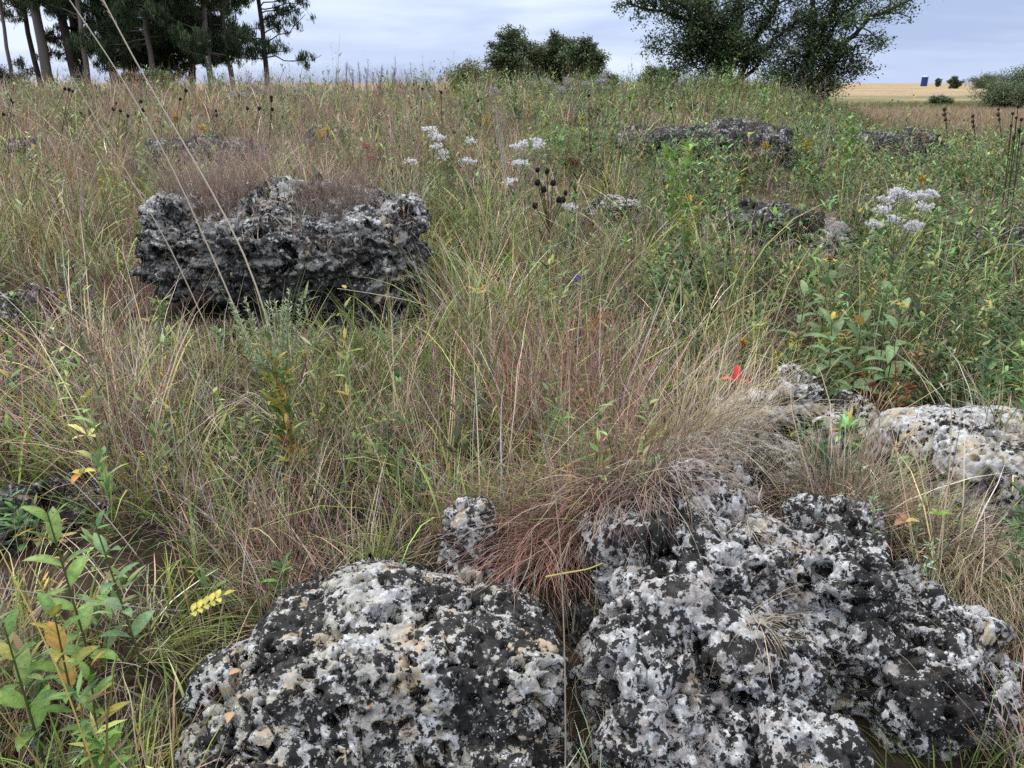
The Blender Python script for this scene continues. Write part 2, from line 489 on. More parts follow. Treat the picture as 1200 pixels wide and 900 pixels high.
rock('limestone_rock', 'small upright speckled stone left of the reddish grass tuft', [
    ((-.125, 2.02, .20), (.065, .07, .17), .2), ((-.14, 1.98, .10), (.08, .08, .13))], MR_FRONT, .005, 3, .7, .5, .3)
rock('limestone_rock', 'small pale stone peeping out below the reddish grass tuft', [
    ((.04, 2.04, .08), (.1, .09, .11), .4)], MR_FRONT, .005, 4, .7, .5, .3)
rock('limestone_boulder', 'pale tan boulder with deep black holes at the right edge', [
    ((1.78, 2.42, .24), (.30, .24, .21), .1), ((1.60, 2.58, .27), (.22, .16, .13), .1), ((1.95, 2.3, .14), (.25, .25, .26))], MR_PALE, .006, 5, .6, .5, .4, .5, holes=60)
rock('limestone_rock', 'knobbly black and white stone standing behind the dry grass ledge', [
    ((1.20, 2.98, .30), (.12, .11, .12), .1), ((1.03, 3.0, .26), (.14, .11, .10)), ((1.36, 2.92, .22), (.12, .12, .09))], MR_LIGHT, .006, 6, 1.0, .7, .4)
rock('limestone_slab', 'low buff slab between the knobbly stone and the pale right boulder', [
    ((1.40, 2.74, .20), (.24, .12, .11), -.2), ((1.55, 2.66, .19), (.16, .12, .11))], MR_PALE, .007, 7, .6, .5, .4, .5)
rock('limestone_slab', 'flat grey slab half buried in straw above the front right boulder', [
    ((.78, 2.42, .24), (.30, .22, .10), .1, .12), ((.62, 2.3, .21), (.16, .16, .1))], MR_FLAT, .006, 8, .8, .5, .3, .5)
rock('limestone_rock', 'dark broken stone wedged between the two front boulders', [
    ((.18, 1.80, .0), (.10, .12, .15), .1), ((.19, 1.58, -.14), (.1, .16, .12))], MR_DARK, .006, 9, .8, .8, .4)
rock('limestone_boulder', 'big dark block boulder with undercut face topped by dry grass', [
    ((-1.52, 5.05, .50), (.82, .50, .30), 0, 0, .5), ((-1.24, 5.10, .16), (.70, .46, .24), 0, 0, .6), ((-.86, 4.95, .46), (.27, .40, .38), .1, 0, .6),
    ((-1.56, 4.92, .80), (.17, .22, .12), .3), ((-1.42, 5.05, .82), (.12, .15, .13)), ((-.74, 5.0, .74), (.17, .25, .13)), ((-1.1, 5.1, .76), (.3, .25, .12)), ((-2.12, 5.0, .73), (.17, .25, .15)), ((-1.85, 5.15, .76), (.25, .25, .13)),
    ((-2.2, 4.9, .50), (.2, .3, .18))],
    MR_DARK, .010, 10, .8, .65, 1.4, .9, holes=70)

CLEAR = []
def ground_rock(px, py, w, hgt, label, mat, seed, voxel=.02, name='limestone_rock', dep=.6, lobes=3, macro=1.2):
    g = G(px, py)
    r = np.random.default_rng(seed)
    k = w * math.hypot(g[1], g[2] - CAM_Z) / FPX / 2
    hh = hgt * math.hypot(g[1], g[2] - CAM_Z) / FPX
    CLEAR.append((g[0], g[1] - .25, k * 1.15 + .15, .62 if g[1] < 7 else .40))
    bl = []
    for i in range(lobes):
        f = (i + .5) / lobes * 2 - 1
        bl.append(((g[0] + f * k * .62 + r.normal(0, .04), g[1] + dep * .5 + r.normal(0, .06), g[2] + hh * r.uniform(.15, .4)),
                   (k * r.uniform(.42, .6), dep * .55, hh * r.uniform(.5, .72)), r.uniform(-.3, .3), 0, .5))
    return rock(name, label, bl, mat, voxel * .8, seed, 1.0, macro, 1.2, 1.3)

ground_rock(14, 400, 80, 44, 'grey lumpy rock cut off by the left edge beside straw', MR_FAR, 21, .012, dep=.45)
ground_rock(22, 636, 110, 30, 'flat grey stone behind the broad leaved plant, left edge', MR_FAR, 22, .008, dep=.35, macro=.7)
ground_rock(218, 194, 150, 26, 'grey flat outcrop sunk in grass above the big boulder', MR_FAR, 23, .03, 'limestone_outcrop', dep=1.0)
ground_rock(727, 270, 76, 34, 'small white and black stone alone amid grass, centre right', MR_FRONT, 24, .012, dep=.4)
ground_rock(900, 296, 105, 50, 'grey pitted outcrop half hidden by weeds left of white blossoms', MR_FAR, 25, .016, 'limestone_outcrop', dep=.7)
ground_rock(968, 305, 66, 42, 'smaller grey block just right of the pitted outcrop', MR_FLAT, 26, .014, dep=.5, lobes=2)
ground_rock(835, 188, 190, 36, 'long dark rock ledge beneath the leafy tree', MR_FAR, 27, .035, 'limestone_ledge', dep=1.4, lobes=5)
ground_rock(1058, 200, 100, 44, 'dark blocky rock ledge right of the lime green stalk', MR_FAR, 28, .03, 'limestone_ledge', dep=1.2, lobes=3)
ground_rock(378, 171, 46, 20, 'dark little rock among yellow blooms right of the flat outcrop', MR_FAR, 29, .03, dep=.6, lobes=2)
ground_rock(8, 192, 36, 26, 'dark rock at the left edge under the pines', MR_FAR, 30, .03, dep=.8, lobes=2)
ground_rock(1180, 305, 90, 30, 'dark stone in the shrubs at the right edge', MR_FAR, 31, .02, dep=.6, lobes=2)

rv, rf, n = [], [], 0
for v, f in ROCKS: rv.append(v); rf.append(f + n); n += len(v)
ROCKBVH = BVHTree.FromPolygons(np.concatenate(rv).tolist(), np.concatenate(rf).tolist())
def top_z(x, y, g=None):
    """height of rock or ground under (x,y), and whether it is rock"""
    g = h1(x, y) if g is None else g
    hit = ROCKBVH.ray_cast(Vector((x, y, 4)), Vector((0, 0, -1)))
    if hit[0] is not None and hit[0].z > g + .015: return hit[0].z, True, hit[1].z
    return g, False, 1

# ------------------------------------------------------------------ ground sheet
def build_ground():
    ys = np.concatenate([np.arange(-6, 0, .5), np.arange(0, 8, .08), np.arange(8, 30, .3), np.arange(30, 80, 1.5), np.geomspace(80, 4500, 40)])
    us = np.concatenate([np.linspace(-3.5, -1.1, 14), np.linspace(-1.0, 1.0, 150), np.linspace(1.1, 3.5, 14)])
    Y, U = np.meshgrid(ys, us, indexing='ij')
    X = U * np.maximum(Y, 0) * 1.0 + U * 5.0
    Z = H(X, Y)
    p = np.stack([X.ravel(), Y.ravel(), Z.ravel()], 1)
    nearw = np.exp(-np.maximum(p[:, 1], 0) / 9)
    p[:, 2] += .02 * fbm(p * 7, 3, 4) * nearw
    m, nn = Y.shape
    i = np.arange(m - 1)[:, None] * nn + np.arange(nn - 1)[None]
    F = np.stack([i, i + 1, i + 1 + nn, i + nn], 2).reshape(-1, 4)
    soil = np.array([.040, .030, .022]); turf = np.array([.09, .085, .035]); tan = np.array([.29, .225, .145]); gold = np.array([.34, .26, .13]); grn = np.array([.10, .115, .045])
    d = p[:, 1]; u = p[:, 0] / np.maximum(d, 1)
    c = soil + (turf - soil) * sstep(3, 14, d)[:, None]
    fieldw = sstep(22, 30, d) * sstep(.30, .42, u + .06 * vnoise(p * .1, 8)) + sstep(34, 45, d)
    fieldw = np.clip(fieldw, 0, 1)[:, None]
    q = p * np.array([.012, .03, 0]); nb = vnoise(q, 3)
    band = sstep(85, 110, d) * (1 - sstep(170, 210, d))
    f = tan + (gold - tan) * (sstep(.0, .25, nb) * sstep(150, 210, d))[:, None]
    f = f + (grn - f) * np.clip(band * sstep(-.35, .05, vnoise(p * np.array([.025, .03, 0]), 6)), 0, 1)[:, None] * .8
    f = f + (np.array([.2, .16, .1]) - f) * sstep(.15, .4, vnoise(q * 3, 13))[:, None] * .5
    c = c + (f - c) * fieldw
    mb = MB(); mb.add(p, F, c)
    m_, nt, out = newmat('soil_and_turf')
    at = nd(nt, 'ShaderNodeAttribute', attribute_name='Col')
    tc = nd(nt, 'ShaderNodeTexCoord')
    n1 = nd(nt, 'ShaderNodeTexNoise', inp={'Scale': 22., 'Detail': 6., 'Roughness': .7}); nt.links.new(tc.outputs['Object'], n1.inputs['Vector'])
    n2 = nd(nt, 'ShaderNodeTexNoise', inp={'Scale': .9, 'Detail': 8., 'Roughness': .7}); nt.links.new(tc.outputs['Object'], n2.inputs['Vector'])
    ad = nd(nt, 'ShaderNodeMath', operation='MULTIPLY'); nt.links.new(n1.outputs['Fac'], ad.inputs[0]); nt.links.new(n2.outputs['Fac'], ad.inputs[1])
    r = ramp(nt, ad.outputs[0], [(.10, (.35, .35, .35)), (.24, (1, 1, 1)), (.36, (2.2, 2.0, 1.8))])
    mx = nd(nt, 'ShaderNodeMix', data_type='RGBA', blend_type='MULTIPLY'); mx.inputs[0].default_value = 1
    nt.links.new(at.outputs['Color'], mx.inputs[6]); nt.links.new(r.outputs[0], mx.inputs[7])
    b = nd(nt, 'ShaderNodeBsdfPrincipled', inp={'Roughness': .95, 'Specular IOR Level': .1})
    bp = nd(nt, 'ShaderNodeBump', inp={'Strength': .7, 'Distance': .02}); nt.links.new(n1.outputs['Fac'], bp.inputs['Height'])
    nt.links.new(bp.outputs[0], b.inputs['Normal']); nt.links.new(mx.outputs[2], b.inputs['Base Color'])
    nt.links.new(b.outputs[0], out.inputs[0])
    tag(mb.build('ground', m_), kind='structure')
build_ground()

# ------------------------------------------------------------------ palettes (albedo)
STRAW = [(.52, .42, .28), (.44, .36, .245), (.37, .30, .22), (.64, .55, .41)]
GREYD = [(.31, .255, .215), (.21, .165, .14), (.40, .34, .30), (.13, .098, .082)]
BROWN = [(.15, .090, .062), (.095, .058, .042), (.24, .155, .105), (.19, .11, .08)]
RED = [(.32, .135, .09), (.25, .105, .075), (.40, .20, .135), (.33, .20, .155), (.18, .085, .07)]
PINKG = [(.34, .25, .21), (.28, .20, .17), (.40, .31, .26), (.24, .16, .135)]
GREEN = [(.12, .19, .035), (.16, .22, .045), (.22, .27, .065), (.09, .15, .035), (.30, .32, .09)]
FORB = [(.105, .18, .055), (.14, .225, .065), (.19, .27, .085), (.07, .125, .04), (.24, .29, .11)]
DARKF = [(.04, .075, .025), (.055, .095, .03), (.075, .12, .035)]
WORT = [(.16, .21, .13), (.20, .25, .17), (.13, .18, .10)]
YELL = [(.34, .30, .06), (.42, .33, .07), (.28, .28, .07), (.40, .24, .06)]
DEADST = [(.10, .075, .06), (.15, .11, .09), (.07, .05, .04)]

# ------------------------------------------------------------------ vegetation cover (uncountable)
def zone_weights(x, y):
    p = np.stack([x, y, np.zeros_like(x)], 1)
    u = x / np.maximum(y, 1.0); d = np.hypot(x, y)
    nz = lambda f, s: 2.1 * vnoise(p * f, s) + 1.5 * vnoise(p * f * 2.9, s + 30)
    L = 1 - sstep(-.2, .12, u + .12 * nz(.5, 71))         # left of the picture
    R = sstep(.08, .3, u + .1 * nz(.6, 72))
    far = sstep(6, 13, d)
    w = {}
    w['thatch'] = (1.35 - .35 * far) * np.exp(.5 * nz(1.1, 1)) * (1 - .6 * R * sstep(3.1, 4, d))
    w['straw'] = (.55 + .35 * L * far) * np.exp(.9 * nz(.8, 2)) * (1 - .4 * R * sstep(3.1, 4, d))
    w['green'] = (.55 + .1 * L * (1 - far)) * np.exp(1.1 * nz(.9, 3)) * (1 - .25 * far)
    w['red'] = (.22 + .9 * L * far) * np.exp(1.2 * nz(.7, 4)) * (1 - .6 * R)
    w['airy'] = (.10 + .45 * L * far + .15 * far) * np.exp(1.0 * nz(.5, 5))
    w['forb'] = (.12 + 1.1 * R * sstep(2.9, 3.6, d) + .8 * (1 - L) * far + .3 * far) * np.exp(1.0 * nz(.8, 6)) 
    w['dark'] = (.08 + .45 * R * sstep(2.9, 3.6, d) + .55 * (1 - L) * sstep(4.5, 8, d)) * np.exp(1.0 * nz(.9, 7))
    w['wort'] = (.07 + .22 * R) * np.exp(1.2 * nz(1.1, 8))
    w['yellow'] = (.04 + .16 * R + .04 * far) * np.exp(1.2 * nz(1.3, 9))
    w['dead'] = (.05 + .10 * far) * np.exp(1.0 * nz(.8, 10))
    def bump(k, px, py, r, amt, Y=None):
        g = G(px, py); w[k] = w[k] + amt * np.exp(-((x - g[0]) ** 2 + (y - g[1]) ** 2) / r ** 2)
    bump('airy', 330, 205, 1.0, 3.0); bump('airy', 430, 195, .7, 2.0); bump('red', 200, 215, .8, 2.0)
    bump('red', 120, 150, 3.0, 1.2); bump('straw', 760, 470, .45, 3.0); bump('straw', 860, 470, .4, 2.0)
    bump('green', 480, 480, .7, 1.6); bump('green', 80, 260, 1.0, 1.6); bump('green', 250, 620, .35, 1.2); bump('green', 400, 470, .4, 1.5)
    bump('straw', 560, 420, .7, 1.0); bump('thatch', 420, 600, .6, 1.2); bump('green', 560, 400, .6, 1.0)
    bump('airy', 900, 148, 1.6, 1.5); bump('red', 820, 160, 1.4, 1.2); bump('green', 560, 330, .9, 1.6); bump('straw', 500, 400, .6, 1.2); bump('dark', 1150, 400, .9, 2.5); bump('forb', 1000, 370, .8, 1.5); bump('wort', 730, 350, .5, .8)
    bump('thatch', 180, 430, 1.0, 1.5); bump('red', 680, 500, .45, 5.0); bump('straw', 800, 500, .35, 3.0)
    return w

def scatter():
    # candidate points in the wedge the camera (and a step to either side) can see
    bands = [(.55, 2.2, 190), (2.2, 3.4, 170), (3.4, 5, 120), (5, 8, 66), (8, 12, 34), (12, 18, 19), (18, 29, 11)]
    X, Y = [], []
    for a, b, dn in bands:
        umin, umax = -.86, .86
        area = (umax - umin) * (b * b - a * a) / 2 + (b - a) * 1.7
        n = int(area * dn)
        r = np.sqrt(rng.uniform(a * a, b * b, n)); u = rng.uniform(umin, umax, n)
        X.append(u * (r + .95)); Y.append(r)
    return np.concatenate(X), np.concatenate(Y)

cx, cy = scatter()
crest = sstep(.40, .52, cx / cy) * (cy > 24)            # the right hand side gives way to the field
pc_ = np.stack([cx, cy, 0 * cx], 1)
clump = vnoise(pc_ * 2.1, 61) + .8 * vnoise(pc_ * .8, 62)
keep = (rng.random(len(cx)) > crest * .7) & (rng.random(len(cx)) < np.clip(.74 + 1.5 * clump, .10, 1))
cx, cy = cx[keep], cy[keep]
cz = Hf(cx, cy)
ok = np.ones(len(cx), bool); onrock = np.zeros(len(cx), bool)
for i in range(len(cx)):
    if cy[i] < 26:
        z, isr, nz_ = top_z(cx[i], cy[i], cz[i])
        if isr:
            crevice = nz_ > .8 and cy[i] > 2.0
            if crevice and rng.random() < (.5 if cy[i] > 4 else .55): cz[i] = z - .01; onrock[i] = True
            else: ok[i] = False
# keep the near strip in front of the two front boulders open
gapz = (cx > .10) & (cx < .34) & (cy > 1.2)
ok &= ~((cy < 1.75) & (cx > -.62) & (cx < 1.22)) | gapz
ok &= ~((cy < .95))
cx, cy, cz, onrock = cx[ok], cy[ok], cz[ok], onrock[ok]
Wt = zone_weights(cx, cy)
KN = list(Wt); WM = np.stack([Wt[k] for k in KN], 1)
for k in ('forb', 'dark', 'green', 'wort', 'yellow', 'dead'): WM[onrock, KN.index(k)] *= .08
WM[onrock, KN.index('airy')] += 2.0 * (cy[onrock] > 4)
narrow = (cx > .05) & (cx < .40) & (cy < 2.0) | (cx > .9) & (cy < 1.75)
for k in ('forb', 'dark', 'wort', 'yellow', 'green'): WM[narrow, KN.index(k)] *= .03
WM /= WM.sum(1, keepdims=True)
kind = (WM.cumsum(1) > rng.random((len(cx), 1))).argmax(1)
dist = np.hypot(cx, cy)
LODW = 1 + dist / 9.0           # stems a long way off: fewer and broader
HS = np.exp(rng.normal(0, .22, len(cx))) * np.where(onrock, .55, 1.0) * (1 - .35 * np.exp(-((dist - 1.8) / .8) ** 2))
for sx, sy, sr, k in ((-.12, 1.93, .22, .85), (.1, 1.85, .2, .8), (-1.5, 4.25, .5, .75), (-1.0, 4.25, .5, .75), (-2.0, 4.35, .5, .7), (1.65, 2.1, .35, .6), (1.0, 2.75, .28, .65), (1.3, 2.55, .3, .65), (.7, 2.2, .3, .55), (-1.15, 2.0, .3, .5), (-1.1, 1.3, .35, .4), (1.5, 3.25, .5, .5), (1.9, 3.3, .4, .4), (.2, 2.1, .25, .35), (1.55, 2.25, .3, .5), (1.25, 2.5, .3, .5)) + tuple(CLEAR):
    HS *= 1 - k * np.exp(-(((cx - sx) ** 2 + (cy - sy) ** 2) / sr ** 2) ** 2)
HS = np.where((cx > .10) & (cx < .34) & (cy < 1.8), HS * .4, HS)
HS = HS * np.exp(.30 * np.clip(vnoise(np.stack([cx, cy, 0 * cx], 1) * 2.1, 61), -.7, .7))
HS = HS * np.exp(.40 * vnoise(np.stack([cx, cy, 0 * cx], 1) * .7, 44))

def expand(sel, nb):
    """tuft indices -> one index per blade"""
    nper = np.maximum(3, (nb / (1 + dist[sel] / 14)).astype(int))
    idx = np.repeat(np.where(sel)[0], nper)
    return idx
def bases(idx, rad):
    n = len(idx); r = rad * np.sqrt(rng.random(n)); a = rng.uniform(0, 2 * PI, n)
    bx, by = cx[idx] + r * np.cos(a), cy[idx] + r * np.sin(a)
    bz = np.where(onrock[idx], cz[idx], Hf(bx, by)) - .01
    return np.stack([bx, by, bz], 1), a

def grass_kind(k, nb, rad, h, lean, curl, w, palA, palB, segs=4, wob=.12, jit=.34, tuftvar=.28):
    sel = kind == KN.index(k)
    idx = expand(sel, nb); n = len(idx)
    B, a = bases(idx, rad)
    tv = (np.exp(rng.normal(0, tuftvar, (len(cx), 1))) * np.exp(rng.normal(0, .10, (len(cx), 3))))[idx]
    mb = MB()
    nearm = dist[idx] < 9
    az = np.where(rng.random(n) < .6, a, rng.uniform(0, 2 * PI, n))
    hh = rng.uniform(*h, n) * HS[idx]; le = rng.uniform(*lean, n) ; cu = rng.uniform(*curl, n)
    ww = rng.uniform(*w, n) * LODW[idx]
    CA = pick(palA, n, jit) * tv; CB = pick(palB, n, jit) * tv
    for m, sg in ((nearm, segs), (~nearm, max(2, segs - 2))):
        if m.any(): ribbons(mb, B[m], hh[m], az[m], le[m], cu[m], ww[m], CA[m], CB[m], sg, 'grass', wob)
    return mb

def stuff(mb, name, label, mat):
    tag(mb.build(name, mat), label, name.replace('_', ' '), kind='stuff')

stuff(grass_kind('thatch', 34, .12, (.10, .42), (.2, 1.45), (-.5, 1.5), (.0015, .0046), GREYD + BROWN + BROWN + STRAW[:1], GREYD + STRAW + STRAW + BROWN[:1], 5, .22, .34),
      'dry_thatch', 'tangled grey brown dead grass matted over the slope', M_DRY)
stuff(grass_kind('straw', 30, .10, (.22, .66), (.02, .65), (.1, 1.1), (.0018, .0050), STRAW + GREYD + BROWN[2:3], STRAW, 5, .10),
      'straw_grass', 'standing straw coloured dry grass over the slope', M_DRY)
stuff(grass_kind('green', 26, .09, (.22, .66), (.05, .7), (.2, 1.8), (.003, .0085), GREEN, GREEN + [(.40, .36, .16)], 6, .07),
      'green_grass', 'arching green grass blades growing through the dead grass', M_LEAF)
stuff(grass_kind('red', 44, .11, (.22, .62), (.02, .5), (.0, .9), (.0012, .0030), RED + PINKG[:2], PINKG + RED[:2] + STRAW[:1], 4, .10),
      'reddish_grass', 'fine reddish brown bunch grass over the upper slope', M_DRY)

def airy():
    sel = kind == KN.index('airy'); idx = expand(sel, 20); n = len(idx)
    B, a = bases(idx, .13); mb = MB()
    P = ribbons(mb, B, rng.uniform(.3, .72, n) * HS[idx], a, rng.uniform(0, .35, n), rng.uniform(0, .6, n), rng.uniform(.0011, .002, n) * LODW[idx], pick(PINKG, n), pick(PINKG, n), 4, 'stem', .08)
    k = 7
    ii = np.repeat(np.arange(n), k)
    t = rng.uniform(.5, 1, len(ii)) * 4; f = np.floor(t).astype(int).clip(0, 3); fr = (t - f)[:, None]
    S = P[ii, f] * (1 - fr) + P[ii, f + 1] * fr
    ribbons(mb, S, rng.uniform(.03, .09, len(ii)), rng.uniform(0, 2 * PI, len(ii)), rng.uniform(.2, 1.2, len(ii)), rng.uniform(-.3, .6, len(ii)), rng.uniform(.0012, .0028, len(ii)) * LODW[idx][ii], pick(PINKG + GREYD[:1], len(ii)), None, 2, 'leaf', .1)
    return mb
stuff(airy(), 'seeding_grass', 'hazy pinkish grey seeding grass over rocks and slope', M_DRY)

def forbs(k, ns, h, nleaf, ll, lw, pal, stemp, lean=(.0, .35), rad=.09):
    sel = kind == KN.index(k); idx = expand(sel, ns); n = len(idx)
    B, a = bases(idx, rad); mb = MB()
    hh = rng.uniform(*h, n) * HS[idx]
    P = ribbons(mb, B, hh, a, rng.uniform(*lean, n), rng.uniform(-.1, .4, n), .0035 * LODW[idx], pick(stemp, n), None, 4, 'stem', .06)
    kk = np.maximum(5, (nleaf / (1 + dist[idx] / 12)).astype(int))
    ii = np.repeat(np.arange(n), kk); m = len(ii)
    t = rng.uniform(.12, 1, m) ** .8 * 4; f = np.floor(t).astype(int).clip(0, 3); fr = (t - f)[:, None]
    S = P[ii, f] * (1 - fr) + P[ii, f + 1] * fr
    tv = (np.exp(rng.normal(0, .32, (n, 1))) * np.exp(rng.normal(0, .14, (n, 3)) * (1.2, .7, .9)))[ii]
    sc = (1.15 - .5 * t / 4) * (1 + dist[idx][ii] / 18)
    c = pick(pal, m, .2) * tv
    old = rng.random(m) < .07
    c[old] = pick(YELL + BROWN, old.sum())
    ribbons(mb, S, rng.uniform(*ll, m) * sc, rng.uniform(0, 2 * PI, m), rng.uniform(.5, 1.3, m), rng.uniform(.1, 1.1, m), rng.uniform(*lw, m) * sc, c, c * 1.15, 3, 'leaf', .05, twist=.2)
    return mb
stuff(forbs('forb', 5, (.25, .72), 26, (.035, .10), (.010, .025), FORB, FORB + BROWN[:1]), 'leafy_undergrowth', 'mid green leafy prairie weeds over the slope', M_LEAF)
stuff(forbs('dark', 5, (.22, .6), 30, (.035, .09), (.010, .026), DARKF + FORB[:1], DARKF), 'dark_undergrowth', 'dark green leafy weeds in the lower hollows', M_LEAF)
stuff(forbs('wort', 4, (.15, .42), 34, (.015, .04), (.004, .009), WORT, WORT), 'grey_undergrowth', 'grey green feathery weeds dotted over the slope', M_LEAF)
stuff(forbs('yellow', 3, (.2, .5), 22, (.018, .045), (.006, .012), YELL + GREEN[:2], YELL), 'yellowing_undergrowth', 'yellowing leafy weeds dotted over the slope', M_LEAF)

def dead():
    sel = kind == KN.index('dead'); idx = expand(sel, 7); n = len(idx)
    B, a = bases(idx, .1); mb = MB()
    P = ribbons(mb, B, rng.uniform(.3, .8, n) * HS[idx], a, rng.uniform(0, .35, n), rng.uniform(0, .3, n), .003 * LODW[idx], pick(DEADST, n), None, 4, 'stem', .08)
    k = 6; ii = np.repeat(np.arange(n), k); m = len(ii); j = rng.integers(2, 5, m)
    ribbons(mb, P[ii, j], rng.uniform(.02, .06, m), rng.uniform(0, 2 * PI, m), rng.uniform(.2, 1., m), rng.uniform(-.2, .5, m), rng.uniform(.003, .007, m) * LODW[idx][ii] ** .5, pick(DEADST, m), None, 2, 'leaf', .1)
    return mb
stuff(dead(), 'dead_weeds', 'dark dead weed stalks dotted over the slope', M_DRY)

# far field grass on the right
def field():
    n = 26000
    d = 26 * (120 / 26) ** rng.random(n); u = rng.uniform(.25, .95, n)
    x, y = u * d, d
    nb = vnoise(np.stack([x * .06, y * .12, 0 * x], 1), 6)
    band = sstep(80, 105, d) * sstep(-.35, .05, vnoise(np.stack([x * .025, y * .03, 0 * x], 1), 6))
    isg = rng.random(n) < band * .75
    c = pick([(.34, .27, .18), (.30, .225, .15), (.37, .29, .19), (.27, .20, .14)], n, .15)
    c[isg] = pick([(.13, .16, .06), (.17, .18, .08)], isg.sum())
    B = np.stack([x, y, H(x, y) - .02], 1)
    mb = MB(); rep = 4
    B = np.repeat(B, rep, 0) + rng.normal(0, .12, (n * rep, 3)) * (1, 1, 0); c = np.repeat(c, rep, 0) * np.exp(rng.normal(0, .12, (n * rep, 1)))
    ribbons(mb, B, rng.uniform(.25, .6, n * rep), rng.uniform(0, 2 * PI, n * rep), rng.uniform(0, .5, n * rep), rng.uniform(0, .6, n * rep), rng.uniform(.01, .022, n * rep) * np.repeat(1 + d / 40, rep), c, c, 2, 'grass')
    return mb
stuff(field(), 'field_grass', 'pale tan grass of the open field behind the slope', M_DRY)
#PART2
# ------------------------------------------------------------------ trees
def polyline(pts, n=10, wob=.0, g=None):
    pts = np.asarray(pts, float)
    s = np.concatenate([[0], np.cumsum(np.linalg.norm(np.diff(pts, axis=0), axis=1))])
    t = np.linspace(0, s[-1], n)
    out = np.stack([np.interp(t, s, pts[:, k]) for k in range(3)], 1)
    for _ in range(2): out[1:-1] = (out[:-2] + 2 * out[1:-1] + out[2:]) / 4
    if wob: out[1:-1] += (g or rng).normal(0, wob, (n - 2, 3))
    return out

PINEN = [(.044, .072, .032), (.060, .095, .040), (.032, .052, .026), (.078, .112, .050)]
BARKD = (.045, .034, .028); BARKG = (.15, .125, .11)

def pine(label, base_px, top_px, Y, r, hgt, bark, n_br=34, clear=2.2, spread=2.6, dens=1.0, seed=0, nclump=5, name='pine_tree', xtra=()):
    g = np.random.default_rng(seed + 500)
    b = W(base_px[0], base_px[1], Y); t = W(top_px[0], top_px[1], Y)
    gz = h1(b[0], Y)
    sl = (t[0] - b[0]) / (t[2] - b[2])
    base = np.array([b[0] - sl * (b[2] - gz), Y, gz - .1])
    top = base + np.array([sl * hgt * .55, g.uniform(-.3, .3), hgt])
    kids = [((base[0] + sl * 2.5), Y, gz + 2.5)]
    trunk = polyline([base, base + np.array([sl * 2.5, 0, 2.5]), base + np.array([sl * 5 * .9, .1, 5.]), top], 14, .03, g)
    root = thing(name, label, 'tree', (base[0], Y, gz), 'pines in the grove beyond the slope')
    mb = MB(); rad = r * (1.12 - .92 * np.linspace(0, 1, 14))
    tube(mb, trunk, rad * .74, bark, 9)
    V = mb.V[0]; mb.C[0] = mb.C[0] * (1 + .5 * vnoise(V * np.array([9, 9, 2.5]), seed))[:, None]
    cr = MB(); N0 = []
    specs = []
    for i in range(n_br):
        f = (i + g.random()) / n_br
        z = clear + (hgt - clear) * f ** 1.25
        L = spread * (1 - .75 * f) * g.uniform(.55, 1.15)
        specs.append((z, g.uniform(0, 2 * PI), L, g.uniform(-.25, .35) + .5 * f))
    specs += list(xtra)
    zz = trunk[:, 2] - gz
    for z, az, L, el in specs:
        p0 = np.array([np.interp(z, zz, trunk[:, k]) for k in range(3)])
        d = np.array([math.cos(az) * math.cos(el), math.sin(az) * math.cos(el), math.sin(el)])
        pts = polyline([p0, p0 + d * L * .5 + (0, 0, -.05 * L), p0 + d * L + (0, 0, .1 * L)], 7, .03 * L, g)
        tube(mb, pts, np.linspace(max(.018, r * .22), .008, 7), np.array(bark) * .8, 5)
        for k in range(max(3, int(nclump * 2.2 * L / 1.6 * dens))):
            q = g.uniform(.35, 1.05)
            c = np.array([np.interp(q * 6, np.arange(7), pts[:, m]) for m in range(3)]) + g.normal(0, .13 + .06 * L, 3) * (1, 1, .55)
            N0.append(c)
            if g.random() < .5: tube(mb, np.stack([pts[min(6, int(q * 6))], c]), .008, np.array(bark) * .8, 3)
    N0 = np.array(N0); m = len(N0)
    per = 60
    cs = np.repeat(N0, per, 0); n = len(cs)
    az = g.uniform(0, 2 * PI, n); le = np.abs(g.normal(.3, .75, n)).clip(0, 2.4)
    tv = np.repeat(np.exp(g.normal(0, .28, m)), per)[:, None]
    ribbons(cr, cs + g.normal(0, .07, (n, 3)), g.uniform(.14, .28, n), az, le, g.uniform(-.1, .4, n), g.uniform(.020, .042, n), pick(PINEN, n, .15, g) * tv, None, 2, 'leaf', 0)
    mb.build('trunk', M_WOOD, root, loc=(base[0], Y, gz))
    cr.build('crown', M_LEAF, root, loc=(base[0], Y, gz))
    return root

pine('thin forked grey pine, leftmost of the grove', (12, 83), (1, 10), 36, .11, 10, BARKG, 22, 3.4, 2.0, .7, 1)
pine('slim dark pine leaning left beside the broad grey trunk', (46, 90), (26, 0), 35, .14, 12, BARKD, 24, 2.9, 2.2, .7, 2, xtra=[(1.1, 2.9, .7, 0), (1.3, 3.3, 1.0, .1)])
pine('broad grey barked pine trunk leaning left', (60, 100), (38, 0), 33, .25, 13, BARKG, 24, 3.3, 2.4, .8, 3)
pine('thick black trunked pine, left of a close pair', (91, 100), (66, 0), 33, .24, 12, BARKD, 30, 2.0, 2.2, .8, 4)
pine('thick black trunked pine, right of a close pair', (97, 100), (83, 0), 34, .26, 13, BARKD, 30, 2.0, 2.2, .8, 5)
pine('grey pine leaning against the close black pair', (104, 105), (93, 20), 32, .14, 9, BARKG, 16, 2.6, 1.4, .6, 6)
pine('dark pine with doubled trunk near the leaning grass stems', (134, 100), (112, 0), 34, .22, 13, BARKD, 32, 1.7, 2.6, .9, 7)
pine('pine with pale grey trunk at the left of the dense foliage', (180, 90), (166, 0), 32, .14, 11, BARKG, 40, 1.9, 2.6, 1.3, 8)
pine('densely needled dark pine in the middle of the grove', (190, 100), (186, 0), 37, .2, 13, BARKD, 58, 1.3, 3.2, 1.8, 9)
